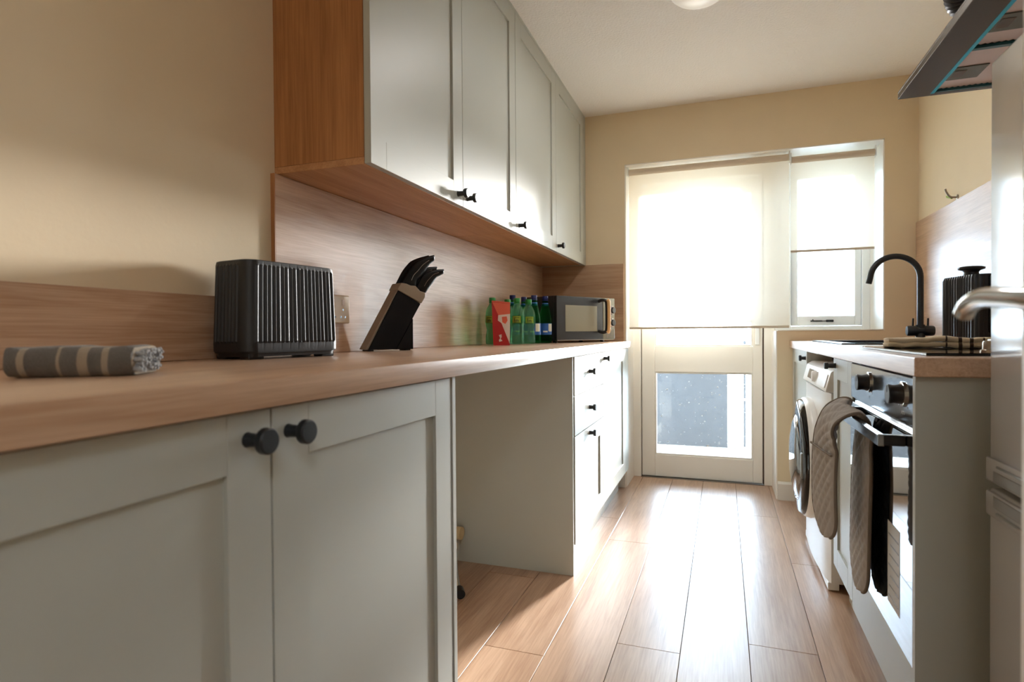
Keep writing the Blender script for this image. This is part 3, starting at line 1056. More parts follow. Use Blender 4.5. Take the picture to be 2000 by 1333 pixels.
gl = thing('oven_glove', 'grey quilted double oven glove draped over the oven door handle', 'oven glove', (.30, 1.74, .74))
YG = 1.735
gpath = [(.340, YG + .055, .276), (.341, YG + .05, .40), (.342, YG + .04, .54), (.343, YG + .02, .66), (.341, YG + .005, .722), (.322, YG + .005, .753),
         (.298, YG + .01, .752), (.277, YG + .03, .728), (.264, YG + .05, .685), (.258, YG + .06, .62), (.257, YG + .062, .52), (.262, YG + .06, .405)]
def gw(u):
    w = .215 if u < .5 else .195
    if u < .10:
        w *= math.sqrt(max(.02, 1 - (1 - u / .10) ** 2))
    if u > .91:
        w *= math.sqrt(max(.02, 1 - ((u - .91) / .09) ** 2))
    return w * (1 - .30 * math.exp(-((u - .52) / .10) ** 2))
pad, ed = quilt_strip(gpath, gw, .0095, 'quilted_pad', gl, lambda u: .0 if u < .5 else .14 * min(1, (u - .5) / .2))
bm = new()
for e in ed:
    tube(bm, e[1:-1], .0042, 8)
obj('binding', bm, M_['piping'], pad, True)
# pocket edges where the hands go in
for u0 in (10 / 198, 150 / 198):
    pass
P = spline(gpath, 18)
for idx, out in ((int(len(P) * .79), -1),):
    p = P[idx]
    wd = Vector((-math.sin(.14), math.cos(.14), 0)) if idx > len(P) / 2 else Vector((0, 1, 0))
    bm = new()
    tube(bm, [p + wd * (.178 * (k / 8 - .5)) + Vector((-.0100, 0, .004 * (k / 8))) for k in range(9)], .0032, 8)
    obj('pocket_hem', bm, M_['piping'], pad, True)

# ------------------------------------------------------------------ cloth on the hob
def folded_cloth(name, label, L, Wd, layers, th, loc, rotz, m, endmat=None, bend=0.0):
    t = thing(name, label, 'towel', loc, rotz)
    bm = new()
    # a stack seen as one roll of folds: outline in YZ of rounded folds
    for k in range(layers):
        z = th * (k + .5)
        prof = []
        n = 10
        for side in (1, -1):
            for j in range(n + 1):
                a = -PI / 2 + PI * j / n if side == 1 else PI / 2 + PI * j / n
                prof.append((side * (Wd / 2 - th * .5) + math.cos(a) * th * .5, z + math.sin(a) * th * .55))
        loops = []
        N = 36
        for i in range(N + 1):
            x = -L / 2 + L * i / N
            e = 1 - .35 * max(0, (abs(2 * i / N - 1) - .93) / .07) ** 2
            hump = bend * math.exp(-((x - L * .05) / (L * .12)) ** 2)
            loops.append([(x + .004 * math.sin(9 * y + k), y * (1 - .03 * k) * e, (zz - z) * e + z + hump * (k + .3)) for y, zz in prof])
        loft(bm, loops)
    o = obj('folded_cloth', bm, m, t, True, True, angle=60)
    wob(o, .0028, 45, 1)
    wob(o, .0011, 160, 5)
    return t
tr = folded_cloth('hand_towel', 'folded beige hand towel with thin dark stripes lying on the hob', .235, .14, 2, .0125,
                  (.540, 1.90, WT + .0082), math.radians(-8), M_['towel_r'], bend=.004)
tl = folded_cloth('hand_towel', 'folded grey hand towel with pale stripes on the near end of the long worktop', .152, .112, 1, .035,
                  (-.833, .573, WT + .0028), math.radians(36), M_['towel_l'])
bm = new()
rd = random.Random(5)
for k in range(160):
    y, z = rd.uniform(-.048, .048), rd.uniform(.005, .031)
    x = .0745
    tube(bm, [(x - .004, y, z), (x + rd.uniform(.003, .009), y + rd.uniform(-.004, .004), z + rd.uniform(-.003, .003))], .0022, 5)
o = obj('frayed_end', bm, M_['fluff'], tl, True, True)
o['kind'] = 'stuff'

# ------------------------------------------------------------------ coffee machine
t = thing('coffee_machine', 'black ribbed coffee machine with chrome spout behind the hob', 'coffee machine', (.825, 2.40, WT), math.radians(14))
bw, bd, bh = .168, .20, .235
base = rounded_rect(bw, bd, .035, 8)
pts = resample(base, .0025)
def ribbed(pts, amp, n_rib, keep=None, wave=False):
    out = []
    per = 0
    ac = [0]
    for i in range(len(pts)):
        a, b = Vector(pts[i]), Vector(pts[(i + 1) % len(pts)])
        ac.append(ac[-1] + (b - a).length)
    tot = ac[-1]
    n = len(pts)
    for i, p in enumerate(pts):
        a, b = Vector(pts[i - 1]), Vector(pts[(i + 1) % n])
        tg = (b - a).normalized()
        nrm = Vector((tg.y, -tg.x))
        ph = ac[i] / tot * n_rib
        tri = abs(ph - math.floor(ph) - .5) * 2
        am = amp * ((.5 - .5 * math.cos(2 * PI * ph)) if wave else (1 - tri))
        if keep and not keep(p):
            am = 0
        q = Vector(p) + nrm * am
        out.append((q.x, q.y))
    return out
rb = ribbed(pts, .004, 56, lambda p: not (p[1] < -bd / 2 + .012 and abs(p[0]) < bw / 2 - .02))
bm = new()
loft(bm, [[(x * .97, y * .97, .004) for x, y in pts], [(x, y, .010) for x, y in rb], [(x, y, bh - .012) for x, y in rb], [(x * .985, y * .985, bh) for x, y in pts]])
obj('ribbed_body', bm, M_['blackplastic'], t, True, True, angle=25)
obj('front_panel', box(new(), -.052, .060, -bd / 2 - .006, -bd / 2 + .004, .045, bh - .006, .004, 2), M_['gloss'], t, True, True)
hd = obj('brew_head', box(new(), -.03, .055, -bd / 2 - .034, -bd / 2 - .004, .150, .215, .008, 3), M_['blackplastic'], t, True, True)
obj('spout', lathe(new(), [(.010, 0), (.012, .006), (.012, .060), (.011, .064)], .012, -bd / 2 - .022, .092, 20), M_['chrome'], t, True, True)
obj('trim_strip', box(new(), -.004, .018, -bd / 2 - .0085, -bd / 2 - .0055, .186, .229, .001), M_['chrome'], t, False, True)
dt = obj('drip_tray', box(new(), -.045, .060, -bd / 2 - .062, -bd / 2 - .002, .001, .022, .006, 2), M_['blackplastic'], t, True, True)
bm = new()
for k in range(6):
    box(bm, -.036, .051, -bd / 2 - .056 + .009 * k, -bd / 2 - .052 + .009 * k, .0221, .0236)
obj('tray_grille', bm, M_['steel'], dt, False, True)
obj('lid_knob', lathe(new(), [(.022, 0), (.020, .010), (.024, .016), (.037, .020), (.038, .026), (.030, .029)], -.060, -.03, bh, 28), M_['blackplastic'], t, True, True)

# wall plug with a twist of green wire
t = thing('wall_hook', 'small metal hook with a green end on the right wall above the splashback', 'hook', (XR, 3.13, 1.552))
obj('hook_plate', lathe(new(), [(.012, 0), (.012, -.003), (.008, -.005)], XR, 3.13, 1.552, 16, 'X'), M_['nickel'], t, True)
obj('hook_arm', tube(new(), spline([(XR - .004, 3.13, 1.552), (XR - .03, 3.125, 1.556), (XR - .045, 3.12, 1.575), (XR - .05, 3.118, 1.59)], 5), .0042, 10), M_['nickel'], t, True)
obj('hook_tip', tube(new(), [(XR - .022, 3.13, 1.552), (XR - .03, 3.16, 1.562), (XR - .028, 3.175, 1.568)], [.006, .005, .003], 10), M_['limelabel'], t, True)

# ------------------------------------------------------------------ cooker hood
hx0, hy0, hy1, hz = .482, 1.425, 2.016, 1.6395
t = thing('cooker_hood', 'dark steel cooker hood with cyan film edging above the hob', 'cooker hood', (.73, 1.72, hz))
bm = new()
lip = .016
# canopy rim, four bars around the filter opening plus slab above
fx0, fx1, fy0, fy1 = .562, .945, hy0 + .03, hy1 - .018
box(bm, hx0, fx0, hy0, hy1, hz, hz + lip, .0008)
box(bm, fx1, XR - .001, hy0, hy1, hz, hz + lip, .0008)
box(bm, fx0, fx1, hy0, fy0, hz, hz + lip)
box(bm, fx0, fx1, fy1, hy1, hz, hz + lip)
box(bm, hx0, XR - .001, hy0, hy1, hz + lip + .0005, hz + lip + .006, .001)
obj('canopy_rim', bm, M_['hoodmetal'], t)
bm = new()
prism(bm, [(.66, hz + .022), (XR - .001, hz + .022), (XR - .001, hz + .16), (.80, hz + .16)], 'Y', hy0 + .10, hy1 - .10, .003)
obj('canopy_body', bm, M_['hoodmetal'], t)
fym = 1.727
for n, (a, b) in enumerate(((fy0 + .002, fym - .008), (fym + .008, fy1 - .006))):
    bm = new()
    box(bm, fx0 + .006, fx1 - .004, a, b, hz + .010, hz + .0135)
    fi = obj('filter', bm, M_['meshdark'], t)
    bm = new()
    # light diagonal wires over the dark gap sheet, clipped to the filter frame
    X0, X1, Y0, Y1 = fx0 + .010, fx1 - .008, a + .004, b - .004
    c = X0 + Y0 + .004
    while c < X1 + Y1:
        pts = []
        for x, y in ((X0, c - X0), (X1, c - X1), (c - Y0, Y0), (c - Y1, Y1)):
            if X0 - 1e-6 <= x <= X1 + 1e-6 and Y0 - 1e-6 <= y <= Y1 + 1e-6:
                pts.append((x, y))
        pts = sorted(set(pts))
        if len(pts) >= 2 and pts[-1][0] - pts[0][0] > .004:
            (xa, ya), (xb, yb) = pts[0], pts[-1]
            q = .0033
            prism(bm, [(xa - q, ya - q), (xb - q, yb - q), (xb + q, yb + q), (xa + q, ya + q)], 'Z', hz + .0075, hz + .0100)
        c += .0135
    o = obj('filter_mesh', bm, M_['mesh'], fi)
    o['kind'] = 'stuff'
    cy = (a + b) / 2 + .02
    bm = new()
    box(bm, fx0 + .010, fx0 + .082, cy - .042, cy + .042, hz + .0045, hz + .0078, .001)
    la = obj('filter_latch', bm, M_['latch'], fi)
    obj('latch_grip', box(new(), fx0 + .014, fx0 + .040, cy - .022, cy + .022, hz + .0035, hz + .0046), M_['gloss'], fi)
bm = new()
box(bm, fx0 - .004, fx0 + .005, fy0, fy1, hz - .0008, hz + .004)
obj('protective_film', bm, M_['cyan'], t)
obj('film_edge', box(new(), fx0 + .006, fx1, fy1 - .008, fy1, hz + .0005, hz + .008), M_['teal'], t)
obj('film_edge', box(new(), fx0 + .006, fx1, fym - .007, fym + .007, hz + .001, hz + .008), M_['teal'], t)
# ribbed exhaust hose
t2 = thing('exhaust_hose', 'ribbed dark metal hose curving up from the top of the cooker hood', 'hose', (.70, 1.74, hz + .08))
pth = spline([(.700, 1.74, hz + .115), (.640, 1.765, hz + .128), (.575, 1.780, hz + .135), (.548, 1.735, hz + .175), (.560, 1.66, hz + .24), (.64, 1.60, hz + .35), (.82, 1.58, hz + .50)], 18)
pth2, rr = [], []
for i, p in enumerate(pth):
    pth2.append(p); rr.append(.036 if i % 2 else .030)
obj('ribbed_hose', tube(new(), pth2, rr, 22), M_['duct'], t2, True, angle=20)
obj('hose_clamp', lathe(new(), [(.040, 0), (.042, .004), (.042, .056), (.040, .060)], .700, 1.74, hz + .060, 24), M_['nickel'], t2, True)

# ------------------------------------------------------------------ fridge
t = thing('fridge_freezer', 'silver grey fridge freezer beside the oven end panel', 'fridge', (.72, .99, 0))
fx, fya, fyb, fz = .455, .70, 1.300, 1.445
obj('cabinet_shell', box(new(), fx + .058, .965, fya, fyb - .002, .012, fz - .004, .004), M_['fridge'], t)
def fr_door(z0, z1, grip_z0, grip_z1, up):
    bm = new()
    box(bm, fx, fx + .055, fya, fyb, z0, z1, .006, 3)
    d = obj('door', bm, M_['fridge'], t, True)
    return d
da = fr_door(.688, fz, 0, 0, 1)
db = fr_door(.02, .678, 0, 0, 0)
# recessed grips at the split, with a bulged lip
for d, z0, z1 in ((da, .692, .735), (db, .630, .674)):
    bm = new()
    prism(bm, [(fx - .006, z0), (fx + .001, z0), (fx + .001, z1), (fx - .006, z1)] if d is da else [(fx - .006, z0), (fx + .001, z0), (fx + .001, z1), (fx - .006, z1)], 'Y', fyb - .34, fyb - .001, .003, 2)
    g = obj('grip_lip', bm, M_['fridge'], d, True)
    bm = new()
    zz0, zz1 = (z0 + .004, z0 + .022) if d is da else (z1 - .024, z1 - .004)
    box(bm, fx - .0068, fx - .0055, fyb - .30, fyb - .035, zz0, zz1, .001)
    obj('grip_recess', bm, M_['appgrey'], d)
    bm = new()
    zz = (z0 + .030) if d is da else (z1 - .034)
    box(bm, fx - .0085, fx - .0055, fyb - .30, fyb - .05, zz, zz + .004, .001)
    obj('grip_trim', bm, M_['chrome'], d)
bm = new()
for x, y in ((.55, fya + .05), (.55, fyb - .05), (.92, fya + .05), (.92, fyb - .05)):
    obj('foot', lathe(new(), [(.018, 0), (.018, .013)], x, y, 0, 14), M_['blackplastic'], t, True)

# ------------------------------------------------------------------ room door standing open on the right
d2 = sempty('door_2', (.29, .35, 0))
lf = obj('door_leaf', box(new(), .27, .31, -0.08, .700, .006, 1.99, .002), M_['door'], d2)
bm = new()
lathe(bm, [(.025, 0), (.025, -.006), (.020, -.009)], .27, .505, .985, 28, 'X')
obj('handle_rose', bm, M_['nickel'], lf, True)
bm = new()
pth = spline([(.262, .505, .985), (.236, .507, .985), (.224, .518, .986), (.217, .545, .987), (.212, .580, .990), (.2085, .612, .991), (.2068, .635, .986), (.206, .646, .977)], 8)
n = len(pth)
tube(bm, pth, [.0098 - .002 * (i / n) for i in range(n - 1)] + [.006], 20)
obj('lever', bm, M_['chrome'], lf, True)
bm = new()
lathe(bm, [(.014, 0), (.014, -.004), (.010, -.006)], .27, .505, .90, 20, 'X')
obj('key_rose', bm, M_['nickel'], lf, True)

# ------------------------------------------------------------------ blinds
def blind(label, x0, x1, ztop, zbot, y, bracket):
    t = thing('roller_blind', label, 'blind', ((x0 + x1) / 2, y, ztop))
    r = .019
    obj('roller_tube', lathe(new(), [(r, x0 + .004), (r, x1 - .004)], 0, y, ztop - r, 26, 'X'), M_['blindtube'], t, True)
    bm = new()
    box(bm, x0, x1, y + r - .0018, y + r - .0008, zbot + .012, ztop - r)
    cl = obj('blind_cloth', bm, M_['blind'], t)
    bm = new()
    box(bm, x0, x1, y + r - .0055, y + r + .003, zbot, zbot + .013, .002)
    obj('bottom_bar', bm, M_['blindtube'], t)
    for xx in (x0, x1):
        bm = new()
        box(bm, xx - .0015, xx + .0015, y - r - .003, y + r + .004, ztop - 2 * r - .004, min(OZ - .007, ztop + .015), .0005)
        obj('bracket', bm, M_['appliance'], t)
    return t
blind('wide cream roller blind pulled down over the back door', -.558, .3605, 1.984, .984, 3.745, 1)
blind('small cream roller blind half lowered over the right window', .368, .790, 1.966, 1.418, 3.745, 1)

# ------------------------------------------------------------------ ceiling light
t = thing('ceiling_light', 'round white flush ceiling light at the top edge', 'lamp', (-.085, 2.46, ZC))
obj('base_ring', lathe(new(), [(.120, 0), (.122, -.012), (.112, -.016)], -.085, 2.44, ZC - .0005, 40), M_['appliance'], t, True)
obj('diffuser', lathe(new(), [(.110, 0), (.108, -.018), (.088, -.036), (.05, -.048), (.012, -.052)], -.085, 2.44, ZC - .016, 40), M_['opal'], t, True)

lamp('ceiling_lamp_light', 'AREA', (-.085, 2.44, ZC - .075), 3.5, (1.0, 0.97, 0.93), (0, 0, 0), shape='DISK', size=0.2)

# ------------------------------------------------------------------ toaster
t = thing('toaster', 'charcoal toaster with vertical ribbed sides standing against the left wall', 'toaster', (-1.010, 1.150, WT), math.radians(-9))
tw, tdp, th = .132, .275, .221
base = resample(rounded_rect(tw, tdp, .028, 8), .0022)
def long_or_end(p):
    return (abs(p[1]) < tdp / 2 - .022) or (abs(p[0]) < tw / 2 - .026)
def scale(pts, s):
    return [(x * s, y * s) for x, y in pts]
rb = ribbed(base, .0042, 64, long_or_end, True)
rb0 = [(x, y) for x, y in rb]
bm = new()
loft(bm, [[(x * .98, y * .98, .014) for x, y in base], [(x, y, .018) for x, y in base], [(x * 1.005, y * 1.005, .036) for x, y in base],
          [(x * 1.0, y * 1.0, .040) for x, y in rb], [(x * .965, y * .955, th - .014) for x, y in rb],
          [(x * .965, y * .955, th - .010) for x, y in base], [(x * .94, y * .945, th - .002) for x, y in base], [(x * .88, y * .91, th) for x, y in base]])
obj('ribbed_shell', bm, M_['toaster'], t, True, True, angle=22)
bm = new()
loft(bm, [[(x * .93, y * .95, .006) for x, y in base], [(x * .95, y * .96, .014) for x, y in base]])
obj('base_tray', bm, M_['blackplastic'], t, True, True)
for sx in (-1, 1):
    for sy in (-1, 1):
        obj('foot', box(new(), sx * .040 - .016, sx * .040 + .016, sy * .105 - .020, sy * .105 + .020, 0, .0135, .002), M_['blackplastic'], t, False, True)
for sx in (-1, 1):
    obj('bread_slot', box(new(), sx * .026 - .013, sx * .026 + .013, -.105, .105, th - .001, th + .0006), M_['gloss'], t, False, True)
obj('lever', box(new(), -.018, .018, tdp / 2, tdp / 2 + .022, .13, .143, .004, 2), M_['blackplastic'], t, False, True)

# socket on the splashback
t = thing('wall_socket', 'cream wall socket on the splashback half hidden behind the toaster', 'socket', (XL + .012, 1.512, 1.045))
obj('socket_plate', box(new(), XL + .012, XL + .021, 1.436, 1.560, .998, 1.084, .004, 2), M_['socket'], t)
for y in (1.475, 1.525):
    obj('switch', box(new(), XL + .0205, XL + .024, y - .006, y + .006, 1.052, 1.070, .001), M_['whitecard'], t)
    bm = new()
    for dy, dz in ((0, .022), (-.011, 0), (.011, 0)):
        box(bm, XL + .0208, XL + .0214, y + dy - .003, y + dy + .003, 1.014 + dz, 1.020 + dz)
    obj('pin_hole', bm, M_['gloss'], t)

# ------------------------------------------------------------------ knife block
KB, KR, KT = Vector((-1.047, 1.590, WT)), math.radians(-27), .050
# own space: x out of the dark face, y along the block, z up; dark face at x = 0
t = thing('knife_block', 'slanted black knife block with beige edges on the long worktop', 'knife block', KB, KR)
obj('beige_core', prism(new(), [(-.008, .006), (.100, .006), (.1985, .154), (.108, .199)], 'X', -KT + .004, -.004, .0015), M_['kb_grey'], t, False, True)
for x0, x1 in ((-.0037, 0), (-KT, -KT + .0037)):
    obj('black_side', prism(new(), [(.0, .005), (.099, .005), (.1965, .155), (.111, .197)], 'X', x0, x1), M_['kb_black'], t, False, True)
obj('support_foot', prism(new(), [(.1012, .004), (.167, .004), (.167, .1045)], 'X', -KT + .001, -.0006, .001), M_['kb_black'], t, False, True)
obj('beige_collar', prism(new(), [(.106, .1985), (.201, .157), (.2155, .178), (.2155, .191), (.196, .197), (.177, .2145), (.158, .2145), (.141, .220), (.120, .2215)], 'X', -KT - .002, .002, .0015), M_['kb_grey'], t, False, True)
for y in (.012, .150):
    obj('foot', box(new(), -KT + .006, -.006, y - .010, y + .010, .0003, .0048, .001), M_['blackplastic'], t, False, True)

def knife(label, A_, B_, x, th, blade_to):
    """handle between two outlines given as (y, z) in the block's space, at depth x; the blade runs down into the block"""
    base = Vector((x, (A_[0][0] + B_[0][0]) / 2, (A_[0][1] + B_[0][1]) / 2))
    rot = Matrix.Rotation(KR, 3, 'Z')
    t = thing('knife', label, 'knife', KB + rot @ base, KR)
    L = [Vector((0, a, b)) - Vector((0, base.y, base.z)) for a, b in A_]
    R_ = [Vector((0, a, b)) - Vector((0, base.y, base.z)) for a, b in B_]
    A, B = spline(L, 6), spline(R_, 6)
    n = 30
    loops, mids = [], []
    for i in range(n):
        a = A[round(i * (len(A) - 1) / (n - 1))]
        b = B[round(i * (len(B) - 1) / (n - 1))]
        c, h = (a + b) / 2, (a - b) / 2
        mids.append(c)
        lp = []
        for k in range(14):
            an = 2 * PI * k / 14
            ca, sa = math.cos(an), math.sin(an)
            q = c + h * (abs(ca) ** .75 * (1 if ca > 0 else -1))
            e = 1 if 0 < i < n - 1 else .7
            lp.append((th * sa * e, q.y, q.z))
        loops.append(lp)
    bm = new()
    loft(bm, loops)
    obj('handle', bm, M_['handle'], t, True, True, angle=60)
    d = Vector((0, -.51, -.86))
    w = (L[0] - R_[0]) * .40
    a, b, c, e = w, -w, -w * .7 + d * blade_to, w * .7 + d * blade_to
    bm = new()
    prism(bm, [(a.y, a.z), (b.y, b.z), (c.y, c.z), (e.y, e.z)], 'X', -.0009, .0009)
    obj('blade', bm, M_['nickel'], t, False, True)
    bm = new()
    tube(bm, [(th * .96, p.y, p.z) for p in mids[3:-6]], .0009, 6)
    obj('handle_inlay', bm, M_['nickel'], t, True, True)
    return t
l1 = [(.128, .218), (.153, .260), (.172, .283), (.191, .300), (.226, .315), (.262, .326)]
r1 = [(.189, .214), (.192, .236), (.212, .252), (.230, .274), (.248, .295), (.262, .305)]
l2 = [(.184, .203), (.209, .246), (.222, .258), (.240, .268), (.268, .276), (.303, .280)]
r2 = [(.228, .194), (.244, .214), (.258, .230), (.274, .249), (.288, .256), (.300, .262)]
sh_ = lambda P, dy, dz: [(a + dy, b + dz) for a, b in P]
knife('long black handled knife standing highest in the block, front one of the tall pair', l1, r1, -.013, .0085, .12)
knife('long black handled knife leaning behind the front tall knife in the block', sh_(l1, -.006, .001), sh_(r1, -.006, .001), -.036, .0085, .12)
knife('short black handled knife lowest in the block, front one of the low pair', l2, r2, -.013, .0075, .08)
knife('short black handled knife behind the lowest knife in the block', sh_(l2, -.012, .010), sh_(r2, -.012, .010), -.036, .0075, .08)

# ------------------------------------------------------------------ carton
cy, cx = 2.508, -.950
t = thing('snack_carton', 'red and white drink carton standing in front of the water bottles', 'carton', (cx, cy, WT), math.radians(20))
w, d_, h = .082, .060, .196
bm = new()
A = [bm.verts.new(p) for p in ((-w / 2 + .006, -d_ / 2, 0), (w / 2 - .002, -d_ / 2, 0), (w / 2, -d_ / 2, h - .008), (-w / 2, -d_ / 2, h))]
B = [bm.verts.new(p) for p in ((-w / 2 + .006, d_ / 2, 0), (w / 2 - .002, d_ / 2, 0), (w / 2, d_ / 2 - .03, h - .008), (-w / 2, d_ / 2 - .03, h))]
for f in ((A[0], A[1], A[3]), (A[1], A[2], A[3])):
    bm.faces.new(f)
for f in ((B[0], B[3], B[2], B[1]), (A[0], A[3], B[3], B[0]), (A[1], B[1], B[2], A[2]), (A[3], A[2], B[2], B[3]), (A[0], B[0], B[1], A[1])):
    bm.faces.new(f)
bmesh.ops.recalc_face_normals(bm, faces=bm.faces[:])
obj('carton_body', bm, M_['red'], t, False, True)
yf = -d_ / 2
def tri(name, pts, m, off=.0012):
    bm = new()
    prism(bm, pts, 'Y', yf - off, yf - .0002)
    return obj(name, bm, m, t, False, True)
tri('coral_panel', [(-w / 2 + .002, h - .002), (w / 2, h - .009), (w / 2, h - .055), (-.012, h - .060)], M_['coral'])
tri('white_panel', [(-.012, h - .060), (w / 2, h - .055), (w / 2 - .002, .006), (.012, .075), (.002, .100), (-.014, .112)], M_['whitecard'])
tri('red_emblem', [(.004, .128), (.026, .130), (.030, .112), (.020, .096), (.006, .104)], M_['coral'], .0018)
tri('white_mark', [(-.010, .046), (.002, .050), (.003, .038), (-.002, .030), (.006, .020), (-.008, .016), (-.010, .024), (-.004, .032)], M_['whitecard'], .0018)
obj('top_fold', prism(new(), [(-w / 2, h), (w / 2, h - .008), (w / 2, h - .002), (-w / 2, h + .006)], 'Y', yf + .008, yf + .016), M_['coral'], t, False, True)

# ------------------------------------------------------------------ bottles
def bottle(kind, label, loc, group, rotz=0):
    t = thing('water_bottle', label, 'bottle', loc, rotz, group)
    if kind == 'green':
        prof = [(.024, .002), (.031, .004), (.033, .012), (.0325, .045), (.029, .060), (.0275, .072), (.031, .088), (.0335, .100), (.0335, .140), (.031, .158), (.024, .176), (.0165, .190), (.0135, .196), (.0135, .204)]
        h, cap = .204, M_['greencap']
        lz0, lz1, lr = .102, .138, .0338
        pm = M_['clearpl']
    else:
        prof = [(.026, .002), (.032, .004), (.0345, .012), (.0345, .100), (.0335, .125), (.029, .155), (.022, .190), (.0165, .212), (.0145, .226), (.0145, .232)]
        h, cap = .232, M_['bluecap']
        lz0, lz1, lr = .045, .105, .0348
        pm = M_['greenpl']
    obj('bottle_body', lathe(new(), prof, seg=28), pm, t, True, True, angle=60)
    bm = new()
    lathe(bm, [(.0155, 0), (.0158, .001), (.0158, .017), (.0145, .019)], 0, 0, h, 24)
    lathe(bm, [(.0165, -.006), (.0165, -.002)], 0, 0, h, 24)
    obj('cap', bm, cap, t, True, True)
    bm = new()
    lathe(bm, [(lr, lz0), (lr, lz1)], seg=28, cap=False)
    if kind == 'green':
        lb = obj('label', bm, M_['clearpl'], t, True, True)
        bm = new()
        def patch(a0, a1, z0, z1, r):
            n = 8
            v0 = [bm.verts.new((r * math.cos(a0 + (a1 - a0) * k / n), r * math.sin(a0 + (a1 - a0) * k / n), z0)) for k in range(n + 1)]
            v1 = [bm.verts.new((r * math.cos(a0 + (a1 - a0) * k / n), r * math.sin(a0 + (a1 - a0) * k / n), z1)) for k in range(n + 1)]
            for k in range(n):
                bm.faces.new([v0[k], v0[k + 1], v1[k + 1], v1[k]])
        F = -PI / 2 + .25
        patch(F - .62, F + .62, .104, .136, lr + .0004)
        em = obj('label_emblem', bm, M_['limelabel'], lb, True, True)
        bm = new()
        for a, z0, z1, wd in ((-.30, .110, .126, .06), (-.12, .110, .118, .05), (.06, .110, .120, .07), (.26, .110, .117, .06), (.0, .106, .108, .42)):
            patch(F + a - wd, F + a + wd, z0, z1, lr + .0008)
        patch(F - .40, F + .40, .128, .130, lr + .0008)
        obj('label_print', bm, M_['darklabel'], lb, True, True)
    else:
        lb = obj('label', bm, M_['bluelabel'], t, True, True)
        bm = new()
        def patch(a0, a1, z0, z1, r):
            n = 8
            v0 = [bm.verts.new((r * math.cos(a0 + (a1 - a0) * k / n), r * math.sin(a0 + (a1 - a0) * k / n), z0)) for k in range(n + 1)]
            v1 = [bm.verts.new((r * math.cos(a0 + (a1 - a0) * k / n), r * math.sin(a0 + (a1 - a0) * k / n), z1)) for k in range(n + 1)]
            for k in range(n):
                bm.faces.new([v0[k], v0[k + 1], v1[k + 1], v1[k]])
        F = -PI / 2 + .25
        patch(F + .55, F + 1.3, .062, .103, lr + .0004)
        patch(F - .3, F + .4, .058, .066, lr + .0004)
        obj('label_patch', bm, M_['palelabel'], lb, True, True)
        bm = new()
        lathe(bm, [(.0168, .214), (.0186, .198)], seg=24, cap=False)
        obj('neck_band', bm, M_['bluelabel'], t, True, True)
    return t
G1 = 'water bottles on the long worktop'
bg = bottle('green', 'green capped water bottle nearest the carton, front of the row', (-.936, 2.690, WT), G1)
bb = bottle('blue', 'blue capped green water bottle beside the microwave, rightmost of the row', (-.897, 3.035, WT), G1)
copy_tree(bg, (-.918, 2.812, WT), .25, 'green capped water bottle second from the carton in the front row')
copy_tree(bb, (-.929, 2.940, WT), -.3, 'blue capped green water bottle just left of the rightmost one')
copy_tree(bb, (-1.020, 3.045, WT), .4, 'blue capped water bottle behind the second green capped one')
copy_tree(bb, (-1.026, 2.880, WT), .9, 'blue capped water bottle behind the first green capped one')
copy_tree(bg, (-1.015, 2.772, WT), .7, 'green capped water bottle half hidden behind the right edge of the red carton')
copy_tree(bg, (-1.028, 2.600, WT), -.4, 'green capped water bottle leftmost of all, behind the left edge of the carton')

# ------------------------------------------------------------------ microwave
mA, mB = Vector((-.8385, 3.052, 0)), Vector((-.6065, 3.506, 0))
mdir = (mB - mA).normalized()
mang = math.atan2(mdir.y, mdir.x)
mlen = (mB - mA).length
mh = .256
t = thing('microwave', 'charcoal microwave with a pale wood handle in the far corner', 'microwave', ((mA.x + mB.x) / 2, (mA.y + mB.y) / 2, WT), mang)
# local: x along the front, -y outwards (towards the room), +y to the back
obj('microwave_body', box(new(), -mlen / 2, mlen / 2, .022, .245, .012, mh, .004, 2), M_['mwbody'], t, False, True)
dxr = mlen * .28
md = obj('door', box(new(), -mlen / 2, dxr, .0, .0215, .016, mh - .001, .003, 2), M_['mwbody'], t, False, True)
obj('door_window', box(new(), -mlen / 2 + .070, dxr - .055, -.0012, .0, .062, mh - .050, .0004), M_['mwglass'], md, False, True)
cp = obj('control_panel', box(new(), dxr + .0015, mlen / 2, .0, .0215, .016, mh - .001, .003, 2), M_['mwpanel'], t, False, True)
xh = dxr - .030
bm = new()
hp = rounded_rect(.050, .185, .022, 6)
zc_ = .148
def hring(off, y):
    return [(xh - .02 + x * (1 - off / .025), y, zc_ + z * (1 - off / .0925)) for x, z in hp]
outer0 = [(xh - .02 + x, -.006, zc_ + z) for x, z in hp]
tube_path = [(xh - .016, -.004, zc_ + .085), (xh - .010, -.024, zc_ + .092), (xh, -.040, zc_ + .090), (xh + .006, -.046, zc_ + .075), (xh + .007, -.047, zc_), (xh + .006, -.046, zc_ - .075), (xh, -.040, zc_ - .090), (xh - .010, -.024, zc_ - .092), (xh - .016, -.004, zc_ - .085)]
tube(bm, spline(tube_path, 5), .0095, 14)
obj('handle', bm, M_['blackplastic'], md, True, True)
bm = new()
tube(bm, spline([(xh + .004, -.050, zc_ + .094), (xh + .010, -.057, zc_ + .080), (xh + .011, -.058, zc_), (xh + .010, -.057, zc_ - .080), (xh + .004, -.050, zc_ - .094)], 6), .0105, 14)
obj('wooden_grip', bm, M_['pale_wood'], md, True, True)
xk_ = mlen / 2 - .034
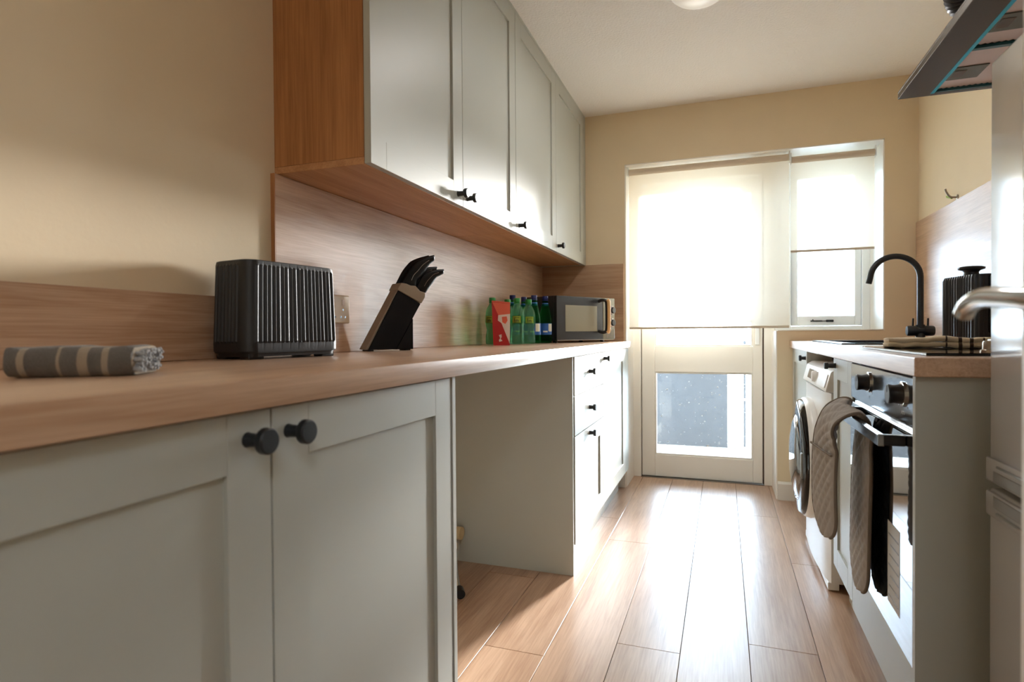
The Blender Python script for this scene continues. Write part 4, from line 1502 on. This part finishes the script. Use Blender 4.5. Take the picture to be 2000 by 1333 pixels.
for z in (.185, .112):
    bm = new()
    lathe(bm, [(.026, 0), (.026, -.010), (.0225, -.014), (.0205, -.012)], xk_, 0, z, 28, 'Y')
    kb_ = obj('dial', bm, M_['nickel'], cp, True, True)
    bm = new()
    lathe(bm, [(.0195, -.008), (.0185, -.020), (.016, -.022)], xk_, 0, z, 24, 'Y')
    obj('dial_centre', bm, M_['mwbody'], cp, True, True)
bm = new()
for k in range(6):
    box(bm, dxr + .036 + .013 * k, dxr + .042 + .013 * k, -.002, 0, .022, .074, .0005)
obj('push_bar', bm, M_['nickel'], cp, False, True)
obj('bottom_trim', box(new(), -mlen / 2 + .004, mlen / 2 - .01, -.002, .02, .0125, .0158), M_['nickel'], t, False, True)
for x in (-mlen / 2 + .04, mlen / 2 - .06):
    for y in (.05, .21):
        obj('foot', lathe(new(), [(.012, 0), (.012, .0118)], x, y, 0, 14), M_['blackplastic'], t, True, True)

# ------------------------------------------------------------------ pipework in the empty bay
t = thing('waste_pipe', 'cream plastic pipe stub poking out low in the empty bay', 'pipe', (XL, 2.22, .14))
obj('pipe_stub', lathe(new(), [(.022, 0), (.022, .07), (.026, .071), (.026, .095), (.020, .096)], XL, 2.215, .138, 24, 'X'), M_['cream'], t, True)
obj('pipe_collar', lathe(new(), [(.034, 0), (.034, .006), (.026, .008)], XL, 2.215, .138, 24, 'X'), M_['blackplastic'], t, True)
t = thing('supply_hose', 'chrome supply hose with black end trailing onto the bay floor', 'hose', (-.97, 2.05, .02))
hp_ = spline([(-1.035, 2.185, .118), (-1.015, 2.165, .100), (-1.005, 2.12, .075), (-.975, 2.06, .05), (-.93, 1.985, .028), (-.915, 1.962, .020)], 8)
obj('hose_braid', tube(new(), hp_, .0085, 12), M_['chrome'], t, True)
obj('hose_end', tube(new(), [(-.918, 1.967, .0205), (-.897, 1.935, .0185)], [.017, .017], 16), M_['blackplastic'], t, True)
obj('hose_nut', tube(new(), [(-.923, 1.974, .0225), (-.917, 1.966, .020)], .014, 6), M_['chrome'], t)
